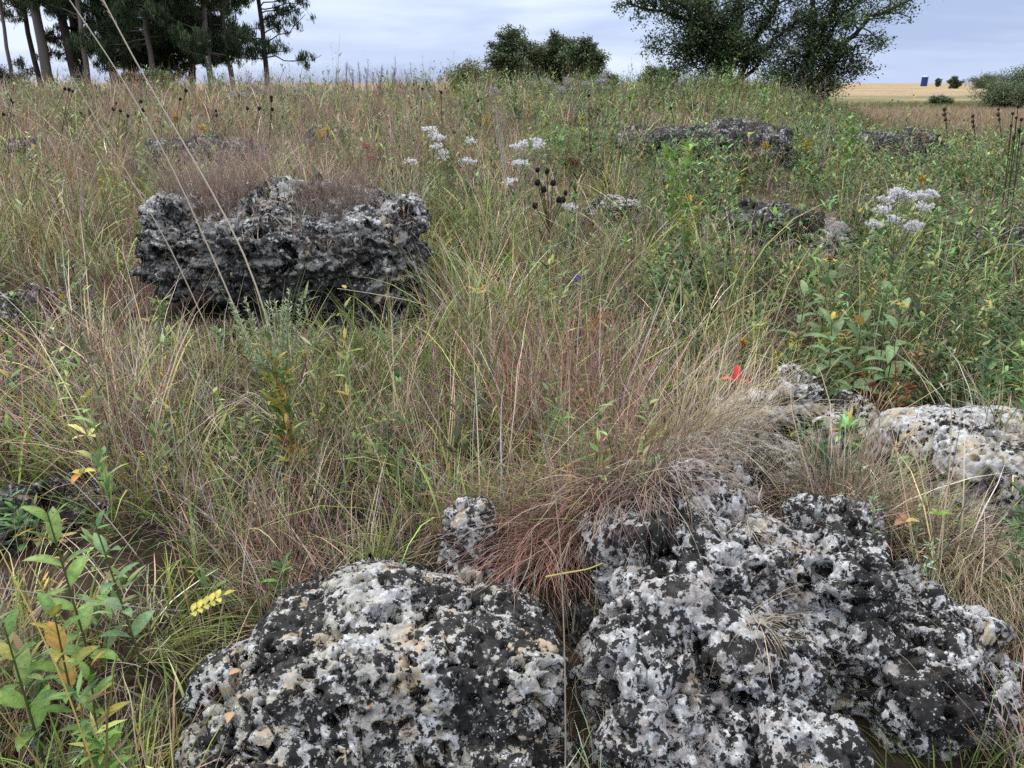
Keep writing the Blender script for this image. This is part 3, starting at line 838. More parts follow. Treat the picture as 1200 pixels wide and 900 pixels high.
pine('densely needled pine behind the middle of the grove', (226, 100), (222, 0), 36, .2, 13, BARKD, 58, 1.5, 3.2, 1.8, 10)
pine('straight grey pine with low spreading boughs', (248, 100), (236, 0), 32, .15, 12, BARKG, 52, 1.4, 2.7, 1.5, 11)
pine('dark pine filling the back of the grove', (155, 100), (152, 0), 39, .2, 13, BARKD, 50, 1.6, 3.0, 1.6, 14)
pine('slender grey pine left of the open lone one', (273, 95), (259, 0), 33, .13, 12, BARKG, 34, 2.0, 2.2, .9, 12)
pine('open lone pine with long airy limbs at the right of the grove', (313, 95), (304, 0), 33, .13, 12, BARKD, 26, 3.0, 2.2, .55, 13, nclump=5,
     xtra=[(1.55, .15, 2.2, -.05), (1.75, -.3, 1.3, .0), (2.1, .1, 1.9, .45), (2.4, -.2, 1.8, .5), (2.9, .2, 1.9, .35), (3.3, .1, 2.0, .2), (2.2, 2.9, 1.1, .3), (1.5, 3.3, .9, .1)])

LEAFD = [(.075, .110, .048), (.10, .14, .06), (.055, .085, .036), (.13, .17, .075)]
def leafy_tree(name, label, cat, base, limbs, pal, bark, leaf=.085, twig=(.5, 1.5), step=.22, per=46, spread=.13, seed=0, group=None, r0=.16, drop=.0, start=.25):
    """limbs: list of world polylines from the base; twigs and leaves grow along them"""
    g = np.random.default_rng(seed + 900)
    root = thing(name, label, cat, base, group)
    mb, cr = MB(), MB(); cs, tv = [], []
    for li, (pts, r) in enumerate(limbs):
        pl = polyline(pts, 16, .05, g); L = np.linalg.norm(np.diff(pl, axis=0), axis=1).sum()
        tube(mb, pl, r * np.linspace(1, .18, 16), bark, 7)
        nt_ = int(L * (1 - start) / step)
        for k in range(nt_):
            f = start + (1 - start) * (k + g.random()) / nt_
            p0 = np.array([np.interp(f * 15, np.arange(16), pl[:, m]) for m in range(3)])
            ax = pl[-1] - pl[0]; ax /= np.linalg.norm(ax)
            d = g.normal(0, 1, 3) * (1, 1, .8) + ax * .5 + (0, 0, .15 - drop); d /= np.linalg.norm(d)
            tl = g.uniform(*twig) * (1.1 - .45 * f)
            tp = polyline([p0, p0 + d * tl * .5 + (0, 0, .06), p0 + d * tl - (0, 0, .15 * tl * (1 + drop))], 5, .03, g)
            tube(mb, tp, np.linspace(max(.012, r * .2), .006, 5), bark, 4)
            n = int(per * tl * g.uniform(.5, 1.3))
            q = g.uniform(.3, 1.05, n) ** .7 * 4
            c = np.stack([np.interp(q, np.arange(5), tp[:, m]) for m in range(3)], 1) + g.normal(0, spread, (n, 3)) * (1, 1, .8)
            cs.append(c); tv.append(np.full(n, math.exp(g.normal(0, .25))))
    cs = np.concatenate(cs); tv = np.concatenate(tv)[:, None]; n = len(cs)
    ribbons(cr, cs, g.uniform(.6, 1.25, n) * leaf, g.uniform(0, 2 * PI, n), g.uniform(.5, 2.4, n), g.uniform(-.3, .6, n), g.uniform(.45, .75, n) * leaf, pick(pal, n, .18, g) * tv, None, 2, 'leaf', 0)
    V = np.concatenate(mb.V); 
    mb.build('trunk', M_WOOD, root, loc=base); cr.build('crown', M_LEAF, root, loc=base)
    return root

def limb(px, Y0, Y1=None):
    """limb through photo pixels, running in depth from Y0 to Y1"""
    Y1 = Y0 if Y1 is None else Y1
    return np.array([W(a, b, Y0 + (Y1 - Y0) * i / (len(px) - 1)) for i, (a, b) in enumerate(px)])

YT = 29.
def gb(px, Y):
    x = W(px, 100, Y)[0]; return np.array([x, Y, h1(x, Y) - .05])
bA = gb(850, YT)
def cat_(b, pts): return np.concatenate([b[None], pts])
DB = (.040, .033, .028)
leafy_tree('leafy_tree', 'big spreading leafy tree with several trunks, left of a pair', 'tree', tuple(bA), [
    (cat_(bA, limb([(846, 85), (834, 50), (830, 5), (822, -60), (810, -150)], YT, YT + .5)), .20),
    (cat_(bA, limb([(845, 95), (825, 40), (790, 15), (755, 8), (735, 0)], YT, YT - 1.5)), .12),
    (cat_(bA, limb([(850, 80), (835, 25), (800, -20), (765, -35), (730, -30)], YT, YT + 1)), .12),
    (cat_(bA, limb([(872, 80), (882, 55), (900, 25), (918, -10), (930, -90)], YT, YT + .6)), .15),
    (cat_(bA, limb([(880, 85), (898, 55), (920, 32), (950, 18)], YT, YT + 1.5)), .09),
    (cat_(bA, limb([(858, 60), (868, 10), (872, -60), (870, -170)], YT, YT + 1.4)), .14),
    (cat_(bA, limb([(840, 90), (815, 75), (790, 66), (770, 62)], YT, YT - 1.)), .05),
    (cat_(bA, limb([(848, 70), (848, 30), (855, -10)], YT, YT - 1.6)), .08),
    (cat_(bA, limb([(845, 70), (818, 20), (775, -12), (745, -15)], YT, YT - 2.)), .08),
    (cat_(bA, limb([(860, 85), (862, 60), (858, 40)], YT, YT - 1.2)), .07),
    ], LEAFD, DB, .115, (.5, 1.5), .088, 140, .165, 1, 'leafy trees on the crest', start=.2)
bB = gb(945, YT - 1)
leafy_tree('leafy_tree', 'open branched leafy tree leaning right, right of a pair', 'tree', tuple(bB), [
    (cat_(bB, limb([(944, 95), (950, 60), (962, 35), (975, 15), (995, -25), (1010, -90)], YT - 1, YT)), .19),
    (cat_(bB, limb([(958, 100), (972, 78), (988, 55), (1000, 38), (1022, 20), (1055, 5), (1080, -2)], YT - 1, YT - 1.6)), .13),
    (cat_(bB, limb([(950, 70), (952, 20), (950, -40), (945, -130)], YT - 1, YT + .5)), .13),
    (cat_(bB, limb([(975, 75), (1002, 60), (1020, 65)], YT - 1, YT - 2)), .05),
    (cat_(bB, limb([(965, 90), (985, 82), (1003, 92)], YT - 1, YT - 1.5)), .04),
    (cat_(bB, limb([(950, 75), (978, 25), (1020, -8), (1060, -20)], YT - 1, YT + .7)), .09),
    (cat_(bB, limb([(940, 95), (925, 75), (912, 70)], YT - 1, YT - 1.6)), .05),
    (cat_(bB, limb([(935, 105), (915, 85), (900, 95)], YT - 1, YT - 2.0)), .04),
    (cat_(bB, limb([(955, 108), (970, 100), (985, 105)], YT - 1, YT - 2.0)), .04),
    (cat_(bB, limb([(945, 95), (935, 100), (920, 95)], YT - 1, YT - 1.2)), .04),
    (cat_(bB, limb([(955, 60), (985, -5), (1030, -50)], YT - 1, YT + 1.)), .09),
    ], LEAFD, DB, .11, (.4, 1.2), .095, 128, .15, 2, 'leafy trees on the crest', start=.2)

def bush(name, label, cat, px0, px1, ptop, Y, pal, seed, leaf=.14, group=None, step=.10, per=110, n=11, pbase=102):
    g = np.random.default_rng(seed + 70)
    pc = (px0 + px1) / 2; b = gb(pc, Y); half = (px1 - px0) / 2 * Y / FPX * 1.3; top = W(pc, ptop, Y)[2] - b[2]
    limbs = []
    for i in range(n):
        a = 2 * PI * i / n + g.uniform(-.3, .3); s = g.uniform(.25, .8) if i else 0
        e = np.array([math.cos(a) * s * half, math.sin(a) * s * half, top * (.92 - .34 * s ** 2) * g.uniform(.85, 1.02)])
        limbs.append((np.stack([b, b + e * (.35, .35, .5), b + e]), .02 * top + .02))
    k = half / 3.
    return leafy_tree(name, label, cat, tuple(b), limbs, pal, (.06, .05, .04), leaf, (.5 * k, 1.5 * k), step * k, per / k, .20 * k, seed, group, start=.15)

OLIVE = [(.10, .135, .068), (.125, .16, .082), (.075, .105, .055), (.15, .185, .10)]
YGREEN = [(.14, .16, .055), (.12, .15, .05), (.17, .18, .07)]
GB = 'rounded trees beyond the crest'
bush('rounded_tree', 'grey green rounded tree, tallest and leftmost of three in the middle distance', 'tree', 574, 632, 27, 52, OLIVE, 11, .16, GB, n=15, per=130)
bush('rounded_tree', 'grey green rounded tree, middle of three in the middle distance', 'tree', 622, 680, 34, 54, OLIVE, 12, .16, GB, n=15, per=130)
bush('rounded_tree', 'grey green rounded tree, lowest and rightmost of three in the middle distance', 'tree', 656, 708, 42, 52, OLIVE, 13, .16, GB, n=15, per=130)
bush('shrub', 'yellowish green small tree left of the rounded grey green trees', 'shrub', 520, 585, 70, 46, YGREEN, 14, .12)
bush('shrub', 'low dark shrub right of the three rounded trees', 'shrub', 694, 732, 84, 44, OLIVE, 15, .1, n=6)
bush('shrub', 'low shrub under the left side of the big leafy tree', 'shrub', 750, 800, 78, 31, LEAFD, 16, .08, n=6)
bush('shrub', 'low dark spreading bush at the left edge under the pines', 'shrub', -20, 32, 82, 33, [(.03, .035, .022), (.045, .05, .03)], 17, .06, n=8)
bush('shrub', 'green shrub at the foot of the pine grove', 'shrub', 165, 205, 86, 27.5, YGREEN + LEAFD[:1], 18, .06, n=7)
bush('shrub', 'rusty leaved shrub at the foot of the pine grove', 'shrub', 138, 170, 88, 27, [(.14, .10, .05), (.11, .09, .04), (.16, .12, .05)], 19, .05, n=7)
bush('shrub', 'dense dark green thicket at the far right edge of the field', 'shrub', 1150, 1225, 97, 95, OLIVE, 20, .2, n=14)
bush('shrub', 'rounded green shrub standing behind the dark thicket, right edge', 'shrub', 1160, 1240, 82, 130, LEAFD, 21, .26, n=12)
bush('shrub', 'small low green bush in the middle of the tan field', 'shrub', 1092, 1122, 116, 110, LEAFD + OLIVE, 22, .2, n=7)
bush('far_tree', 'tiny distant tree on the skyline just right of the silo', 'tree', 1110, 1126, 90, 420, OLIVE, 23, .5, 'distant trees on the skyline', n=6)
bush('far_tree', 'distant long low tree clump on the skyline near the right edge', 'tree', 1138, 1172, 89, 420, OLIVE, 24, .5, 'distant trees on the skyline', n=9)
bush('far_tree', 'faint tiny tree on the skyline touching the silo', 'tree', 1094, 1104, 92, 600, OLIVE, 25, .5, 'distant trees on the skyline', n=5)

# ------------------------------------------------------------------ silo
def silo():
    Y = 700.; x, _, zt = W(1084.5, 88.5, Y); z0 = h1(x, Y)
    root = thing('farm_silo', 'dark blue silo with pale domed top far away on the skyline', 'silo', (x, Y, z0))
    r = 2.5; hh = zt - z0 - 1.2
    mb = MB(); zs = []; rs = []
    for k in range(9):
        zz = hh * k / 8; zs += [zz, zz + hh / 8 * .94]; rs += [r, r]
        if k < 8: zs += [zz + hh / 8 * .95, zz + hh / 8 * .99]; rs += [r + .06, r + .06]
    zs = np.array(zs); o = np.argsort(zs); zs = zs[o]; rs = np.array(rs)[o]; m_ = zs <= hh; zs = zs[m_]; rs = rs[m_]
    tube(mb, np.stack([0 * zs, 0 * zs, zs], 1), rs, (.030, .060, .19), 28)
    mb.build('body', M_WOOD, root)
    a = np.linspace(0, PI / 2 * .98, 8)
    mb = MB(); tube(mb, np.stack([0 * a, 0 * a, hh + 1.2 * np.sin(a)], 1), r * 1.01 * np.cos(a), (.5, .55, .62), 28); mb.build('roof', M_WOOD, root)
    mb = MB(); tube(mb, [(r * .75, -r * .75, 0), (r * .75, -r * .75, hh + .4)], .28, (.30, .34, .42), 8); mb.build('chute', M_WOOD, root)
silo()

# ------------------------------------------------------------------ single plants
def stem_base(tip, dx=0., dy=0.):
    x, y = tip[0] + dx, tip[1] + dy
    z, r, _ = top_z(x, y)
    return np.array([x, y, z - .01])

def stem_curve(base, tip, bow=.0, n=8):
    mid = (base + tip) / 2 + np.array([0, 0, bow * np.linalg.norm(tip - base)])
    t = np.linspace(0, 1, n)[:, None]
    return (1 - t) ** 2 * base + 2 * t * (1 - t) * mid + t * t * tip

def one_leaf(P, az, lean, L, w, curl, col, fold=.35, segs=6, prof='leaf'):
    mb = MB()
    ribbons(mb, np.array([P]), L, az, lean, curl, w, np.array(col), np.array(col) * 1.1, segs, prof, 0, fold, 0)
    mb.C[-1] = mb.C[-1] * np.exp(.18 * vnoise(mb.V[-1] * 60, 4))[:, None]
    return mb

def broadleaf(label, px, py, Y, L, w, n, pal, name='broadleaf_plant', dx=0, dy=0, pairs=True, lean=(.7, 1.2), curl=(.2, .9), stemc=(.10, .12, .04), sr=.004, f0=.25, group=None, cat='plant', seed=0, old=.12, topbig=False, bow=.08):
    g = np.random.default_rng(seed + 33)
    tip = W(px, py, Y); base = stem_base(tip, dx, dy)
    root = thing(name, label, cat, tuple(base), group)
    sc = stem_curve(base, tip, bow)
    mb = MB(); tube(mb, sc, np.linspace(sr, sr * .45, 8), stemc, 5); mb.build('stem', M_LEAF, root, loc=base)
    a = g.uniform(0, PI)
    for i in range(n):
        k = i // 2 if pairs else i
        m = (n + 1) // 2 if pairs else n
        f = f0 + (1 - f0) * (k + .5) / m
        P = np.array([np.interp(f * 7, np.arange(8), sc[:, q]) for q in range(3)])
        az = a + (k * PI / 2 + (i % 2) * PI if pairs else i * 2.4) + g.normal(0, .25)
        s = (1.0 - .55 * max(0, f - .45)) * g.uniform(.75, 1.1)
        c = np.array(pal[g.integers(len(pal))]) * math.exp(g.normal(0, .12))
        if g.random() < old: c = np.array(YELL[g.integers(4)])
        le = g.uniform(*lean) * (1.0 if f < .8 else .6)
        one_leaf(P, az + g.normal(0, .1), le, L * s, w * s * g.uniform(.8, 1.15), g.uniform(*curl), c).build('leaf', M_BROAD, root, loc=base)
    return root, base, tip

BROAD = [(.15, .26, .06), (.18, .29, .07), (.12, .22, .06), (.22, .32, .10)]
BLUEG = [(.15, .25, .12), (.18, .28, .14), (.12, .21, .10)]
broadleaf('tall broad leaved green plant nearest the left edge with upright paired leaves', 55, 600, 1.55, .12, .042, 14, BROAD, dx=.02, seed=1, old=.04)
broadleaf('blue green broad leaved plant just right of the tallest one by the left edge', 108, 605, 1.62, .085, .036, 10, BLUEG, dx=.05, seed=2, old=.0)
broadleaf('yellowing broad leaved plant low by the left edge, leaves half yellow', 62, 712, 1.42, .10, .042, 12, BROAD + YELL[2:3], dx=-.02, seed=3, old=.25)
broadleaf('low leafy plant with pale green pointed leaves by the bottom left corner', 105, 775, 1.36, .085, .03, 12, BROAD, dx=-.04, seed=4, old=.15)
broadleaf('broad leaved plant cut off by the left edge below the tallest one', 5, 735, 1.36, .10, .045, 10, BROAD, dx=.0, seed=5, old=.05)
# amber sprig
def sprig():
    tip = W(262, 700, 1.55); base = W(222, 722, 1.52)
    gz = top_z(base[0], base[1])[0]
    root = thing('yellow_sprig', 'bright yellow compound leaf with small paired leaflets left of the front boulder', 'plant', (base[0], base[1], gz))
    low = np.array([base[0] - .02, base[1] + .02, gz])
    mb = MB(); tube(mb, polyline([low, base - (0, 0, .03), base, (base + tip) / 2 + (0, 0, .01), tip], 12), .0016, (.22, .20, .05), 4); mb.build('stem', M_LEAF, root, loc=(base[0], base[1], gz))
    for i in range(11):
        f = .1 + .9 * (i // 2) / 5; s = 1 if i % 2 else -1
        P = base + (tip - base) * f + (0, 0, .006)
        d = math.atan2((tip - base)[1], (tip - base)[0])
        az = d + (s * 1.3 if i < 10 else 0)
        one_leaf(P, az, 1.15, .031, .015, .5, (.46, .40, .07) if i % 4 else (.42, .42, .14), .25, 4).build('leaflet', M_BROAD, root, loc=(base[0], base[1], gz))
sprig()
def few_leaves(name, label, px, py, Y, specs, stemc=(.2, .15, .06), cat='plant', hang=0):
    tip = W(px, py, Y); base = stem_base(tip, .02, .03)
    root = thing(name, label, cat, tuple(base))
    mb = MB(); tube(mb, stem_curve(base, tip, .05), .0016, stemc, 4); mb.build('stem', M_LEAF, root, loc=base)
    for (az, le, L, w, c) in specs:
        one_leaf(tip, az, le, L, w, .9, c, .45, 7).build('leaf', M_BROAD, root, loc=base)
few_leaves('yellow_leaved_seedling', 'small seedling with yellow and orange leaves below the left straw', 95, 556, 2.1, [(.3, 1.1, .045, .03, (.46, .38, .05)), (2.9, 1.2, .04, .026, (.44, .36, .06)), (4.6, 1.4, .05, .025, (.45, .20, .05)), (1.7, .8, .03, .015, (.16, .2, .05))])
few_leaves('red_leaf_sprig', 'bright red three leaved sprig on the dry grass ledge', 862, 447, 2.85, [(1.2, .35, .075, .034, (.52, .055, .055)), (2.9, 1.25, .075, .034, (.56, .13, .11)), (-.4, 1.3, .07, .034, (.46, .06, .05))], (.3, .08, .05))
few_leaves('yellow_leaved_seedling', 'pale yellow green leaf sprig in the grass above the dry ledge', 560, 345, 4.2, [(.3, 1.1, .09, .03, (.45, .38, .12)), (2.6, .8, .09, .03, (.42, .3, .07)), (4.0, .9, .08, .025, (.5, .42, .1))])
few_leaves('yellow_leaved_seedling', 'orange tinted leaf sprig right of the big dark boulder', 561, 345 - 2, 4.6, [(.6, .6, .08, .025, (.5, .22, .05)), (3.4, .9, .08, .025, (.48, .30, .06))])
few_leaves('green_leaf_sprig', 'small bright green leaf sprig right of the front right boulder', 1098, 604, 1.9, [(.1, 1.2, .055, .02, (.17, .30, .05)), (3.3, .9, .03, .016, (.22, .32, .08)), (1.8, .9, .03, .016, (.2, .3, .06))])
few_leaves('brown_leaf_sprig', 'curled brown and yellow leaf at the top of the front right boulder', 1060, 612, 1.82, [(3.6, 1.2, .04, .024, (.26, .15, .09)), (-.3, 1.0, .04, .02, (.40, .33, .12)), (1.6, .8, .035, .02, (.24, .14, .08))])

def fine_plant(name, label, px, py, Y, n_st, nleaf, L, w, pal, dx=0, dy=0, spread=.05, stemc=(.12, .13, .05), seed=0, group=None, cat='plant', part='foliage', f0=.2, extra=None, lean=(.3, 1.1), jig=.03):
    """upright narrow leaved plant: a stem per shoot, foliage as one mesh"""
    g = np.random.default_rng(seed + 55)
    tip = W(px, py, Y); base = stem_base(tip, dx, dy)
    root = thing(name, label, cat, tuple(base), group)
    sm, fo = MB(), MB(); tips = []
    for k in range(n_st):
        tp = tip + g.normal(0, spread, 3) * (1, .8, .5) if k else tip
        sc = stem_curve(base + g.normal(0, .012, 3) * (1, 1, 0), tp, .06); tips.append(tp)
        tube(sm, sc, np.linspace(.003, .0012, 8), stemc, 4)
        f = (f0 + (1 - f0) * g.random(nleaf)) * 7
        P = np.stack([np.interp(f, np.arange(8), sc[:, q]) for q in range(3)], 1) + g.normal(0, jig * .15, (nleaf, 3))
        ribbons(fo, P, g.uniform(.6, 1.1, nleaf) * L * (1.15 - .5 * f / 7), g.uniform(0, 2 * PI, nleaf), g.uniform(*lean, nleaf), g.uniform(.1, .9, nleaf), w * g.uniform(.7, 1.1, nleaf), pick(pal, nleaf, .15, g), None, 4, 'leaf', .03, .3)
    sm.build('stem', M_LEAF, root, loc=base); fo.build(part, M_LEAF, root, loc=base)
    return root, base, tips

fine_plant('red_stemmed_weed', 'upright weed with red stem, dark green and yellow leaves left of centre', 322, 420, 2.65, 4, 44, .10, .020, [(.08, .15, .05), (.11, .18, .05), (.40, .30, .05), (.34, .34, .08)], .06, -.12, .05, (.34, .07, .06), 1)
fine_plant('frothy_weed', 'pale grey green frothy topped weed in front of the big dark boulder', 322, 352, 3.15, 10, 120, .036, .007, [(.32, .37, .22), (.27, .34, .17), (.38, .41, .28)], .02, -.2, .10, (.16, .2, .08), 2, f0=.55)
fine_plant('narrow_leaved_weed', 'dark green narrow leaved weed shoot right of the red stemmed weed', 372, 440, 2.8, 2, 26, .05, .009, [(.16, .2, .05), (.30, .27, .06)], .0, -.1, .04, (.2, .12, .05), 3)
fine_plant('lime_green_weed', 'lime green leafy stalk right of the centre among weeds', 790, 182, 6.6, 3, 34, .16, .045, [(.20, .33, .06), (.16, .29, .06), (.25, .36, .09)], .05, -.1, .12, (.2, .24, .08), 4)
fine_plant('lime_green_weed', 'tall lime green stalk in front of the dark ledge', 995, 140, 9.5, 2, 40, .14, .04, [(.20, .31, .07), (.17, .28, .07)], .0, -.1, .08, (.2, .24, .08), 5)
fine_plant('lime_green_weed', 'lime green low leafy weed under the right dark ledge', 985, 165, 9.2, 3, 30, .13, .04, [(.17, .26, .07), (.22, .30, .10)], -.2, -.1, .2, (.2, .24, .08), 6)
fine_plant('lime_green_weed', 'bright green weed with yellow leaves left of the pitted outcrop', 800, 235, 6.0, 3, 26, .13, .042, [(.15, .27, .05), (.18, .30, .06), (.44, .36, .06)], .05, -.1, .10, (.2, .24, .08), 7)
fine_plant('goldenrod', 'small bright yellow weed beside the red leaf sprig', 910, 412, 3.15, 3, 30, .035, .008, [(.46, .38, .05), (.38, .36, .07)], .01, -.03, .03, (.25, .25, .06), 8, cat='flower', lean=(.2, .8))
fine_plant('tall_green_weed', 'tall thin weed with tiny white flower buds at the right', 1120, 380, 2.75, 1, 46, .045, .006, [(.14, .22, .08), (.5, .5, .42), (.18, .25, .10)], .0, -.05, .02, (.15, .2, .07), 9)
fine_plant('russet_weed', 'rusty red leaved weed behind the low buff slab', 1075, 415, 3.2, 4, 24, .05, .02, [(.30, .11, .05), (.22, .10, .05), (.12, .14, .05)], .0, 0, .10, (.2, .08, .05), 10)

# broad leaved sunflowers on the right
SUNL = [(.14, .225, .095), (.18, .27, .13), (.11, .18, .075)]
def flower_head(root, base, P, r, col, disc, npet=11, seed=0, name='flower_head', up=.2):
    g = np.random.default_rng(seed)
    mb = MB()
    az = np.arange(npet) * 2 * PI / npet + g.normal(0, .1, npet)
    ribbons(mb, np.repeat(P[None], npet, 0), r, az, 1.25, .35, r * .5, pick([col], npet, .08, g), None, 3, 'petal', 0, 0, 0)
    o = mb.build(name, M_LEAF, root, loc=base)
    mb = MB(); bumpball(mb, P + (0, 0, r * .12), r * .42, disc, 2, .15, .6)
    mb.build('disc', M_SEED, o, loc=base)
SG = 'broad leaved sunflowers below the white blossoms'
for i, (px, py, Y, lab, fl) in enumerate([
    (945, 340, 3.7, 'broad leaved sunflower with pale drooping leaves below the grey block', None),
    (972, 308, 3.9, 'tall sunflower plant topped by one yellow dark centred flower', (.50, .36, .02)),
    (1040, 335, 3.6, 'broad leaved sunflower with one large hanging leaf under the white blossoms', None),
    (1057, 360, 3.4, 'sunflower plant with a small orange yellow bloom at its top', (.52, .33, .02)),
    (1010, 372, 3.3, 'lowest broad leaved sunflower above the knobbly stone', None),
    (975, 375, 3.4, 'broad leaved sunflower with a wilted yellow petal bundle', None)]):
    t = broadleaf(lab, px, py, Y, .16, .058, 12, SUNL, 'sunflower_plant', seed=20 + i, lean=(.9, 1.4), curl=(.4, 1.3), group=SG, old=.05, f0=.2, dx=.03 * (i % 3 - 1), dy=-.05)
    if fl: flower_head(t[0], t[1], t[2] + (0, 0, .01), .038 if i == 1 else .026, fl, (.035, .022, .012) if i == 1 else (.30, .16, .02), seed=i)
    if i == 5: one_leaf(t[2], 1., .3, .05, .02, 1.2, (.50, .40, .06)).build('wilted_flower', M_LEAF, t[0], loc=t[1])

# white flowering thoroughworts
def white_plant(label, heads, Y, r, base_px, nleaf=26, col=(.84, .82, .84), group='white flowering weeds', name='white_flower_plant', seed=0, fluff=1.0, leafL=.06, leafpal=None):
    g = np.random.default_rng(seed + 7)
    hp = [W(a, b, Y + g.normal(0, .05 * Y / 5)) for a, b in heads]
    cen = np.mean(hp, 0); bx = W(base_px, 300, Y)[0]
    base = stem_base(np.array([bx, Y + .05, 0]))
    root = thing(name, label, 'flower', tuple(base), group)
    fork = base + (cen - base) * .72
    sm, fo = MB(), MB()
    main = stem_curve(base, fork, .03); tube(sm, main, np.linspace(.0045, .003, 8), (.14, .16, .07), 5)
    for p in hp: tube(sm, stem_curve(fork, p, .05), np.linspace(.0025, .0012, 8), (.16, .18, .08), 4)
    f = g.uniform(.1, 1, nleaf) * 7
    P = np.stack([np.interp(f, np.arange(8), main[:, q]) for q in range(3)], 1)
    ribbons(fo, P, g.uniform(.6, 1.2, nleaf) * leafL, g.uniform(0, 2 * PI, nleaf), g.uniform(.5, 1.3, nleaf), g.uniform(.1, .9, nleaf), leafL * .26, pick(leafpal or WORT + FORB[:2], nleaf, .15, g), None, 4, 'leaf', .03)
    sm.build('stem', M_LEAF, root, loc=base); fo.build('foliage', M_LEAF, root, loc=base)
    for p in hp:
        mb = MB(); k = int(34 * fluff)
        off = g.normal(0, 1, (k, 3)); off /= np.linalg.norm(off, axis=1, keepdims=True); off *= 1.3 * r * g.uniform(.2, 1.0, (k, 1)) * (1.15, 1.15, .55)
        c = p + off
        per = 14
        ii = np.repeat(np.arange(k), per); m = k * per
        ribbons(mb, c[ii], g.uniform(.25, .5, m) * r, g.uniform(0, 2 * PI, m), np.abs(g.normal(.4, .6, m)), g.uniform(-.2, .6, m), g.uniform(.10, .2, m) * r, pick([col], m, .10, g), None, 2, 'leaf', 0)
        mb.build('flower_head', M_LEAF, root, loc=base)
white_plant('tall plant with broad clusters of white blossoms at the right', [(1040, 235), (1052, 226), (1062, 231), (1078, 230), (1090, 228), (1034, 247), (1072, 264), (1083, 243), (1025, 264), (1047, 258), (1066, 268)], 4.0, .034, 1050, 40, seed=1, leafL=.11, leafpal=SUNL, fluff=1.5)
white_plant('white fluffy blossoms, highest of the group at centre top', [(503, 152), (509, 158), (515, 162)], 8.2, .055, 508, seed=2)
white_plant('white fluffy blossoms leaning right under the highest centre cluster', [(512, 172), (519, 180), (521, 186)], 7.8, .045, 515, seed=3)
white_plant('pair of white blossoms at centre beside the grey dead stalk', [(545, 189), (552, 190), (551, 166)], 7.4, .045, 548, seed=4)
white_plant('single white blossom left of the centre blossoms', [(481, 190)], 7.4, .05, 485, seed=5)
white_plant('white blossoms in two tiers right of the grey dead stalk', [(607, 172), (613, 170), (628, 167), (632, 172), (605, 192), (612, 193)], 7.0, .05, 615, seed=6)
white_plant('low lone white puff below the tiered white blossoms', [(598, 214)], 6.2, .045, 602, seed=7)
white_plant('round white puff beside the dark seed heads', [(667, 243)], 5.8, .042, 670, seed=8)
white_plant('fading pink flower puff right above the big boulder', [(430, 171), (434, 184)], 7.4, .05, 436, col=(.50, .26, .22), name='pink_flower_plant', group='pink flowers', seed=9)
r_ = np.random.default_rng(3)
for i in range(16):
    px = [668, 690, 700, 706, 712, 655, 640, 575, 285, 298, 305, 318, 331, 342, 350, 275][i] + r_.uniform(-3, 3)
    py = (r_.uniform(92, 108) if i < 8 else r_.uniform(100, 118))
    Y = r_.uniform(20, 24)
    white_plant('small greyish white blossom cluster along the crest', [(px + r_.uniform(-3, 3), py + r_.uniform(-3, 3)) for _ in range(3)], Y, .085, px, 20, (.46, .44, .46), 'greyish blossoms along the crest', 'crest_blossom', 40 + i, leafL=.12)

# dark seed heads
def seed_stalk(label, heads, Y, r, base_px, group, name='seed_head_stalk', seed=0, col=(.018, .014, .012), lift=None):
    g = np.random.default_rng(seed + 17)
    hp = [W(a, b, Y + g.normal(0, .02 * Y)) for a, b in heads]
    bx = W(base_px, 250, Y)[0]; base = stem_base(np.array([bx, Y, 0]))
    root = thing(name, label, 'dried flower', tuple(base), group)
    fork = base + (np.mean(hp, 0) - base) * .55
    sm = MB()
    if len(hp) > 1: tube(sm, np.stack([base, fork]), .004, (.05, .045, .03), 4)
    for p in hp: tube(sm, stem_curve(fork if len(hp) > 1 else base, p, .04), .0022 * (1 + Y / 12), (.06, .05, .035), 4)
    sm.build('stem', M_SEED, root, loc=base)
    for p in hp:
        mb = MB(); bumpball(mb, p, r * g.uniform(.8, 1.15), col, 2, .35, 1.15, 4.5); mb.build('seed_head', M_SEED, root, loc=base)
seed_stalk('branching dead flower stalk with nine dark seed heads at centre right', [(630, 199), (641, 201), (630, 214), (637, 222), (648, 214), (655, 234), (663, 226), (627, 241), (660, 234)], 5.6, .020, 645, None, 'coneflower_stalk', 1)
seed_stalk('dead stalk with a dark ragged top standing in the green grass at centre', [(620, 402), (617, 408), (624, 398)], 3.9, .014, 618, None, 'dead_flower_stalk', 2, (.04, .03, .025))
heads = [(76, 104), (81, 105), (85, 107), (13, 117), (15, 120), (4, 134), (136, 121), (133, 128), (141, 130), (150, 136), (165, 119), (167, 129), (191, 127), (211, 116), (218, 106), (253, 130), (254, 135), (290, 127), (304, 127), (318, 114), (318, 118), (319, 128), (82, 140), (149, 135), (84, 155), (95, 133)]
for i, (a, b) in enumerate(heads):
    Y = r_.uniform(10, 15)
    seed_stalk('dark round seed head on a thin stalk in the grass below the pines', [(a, b)], Y, .0019 * Y, a + r_.uniform(-6, 6), 'dark seed heads below the pines', 'seed_head_stalk', 60 + i)
for i, (a, b) in enumerate([(495, 104), (560, 118), (604, 128), (690, 112), (757, 135), (786, 127), (532, 155), (517, 108)]):
    seed_stalk('small dark seed head on a stalk in the green weeds below the rounded trees', [(a, b)], r_.uniform(10, 14), .020, a + r_.uniform(-5, 5), 'dark seed heads in the green weeds', 'seed_head_stalk', 90 + i)
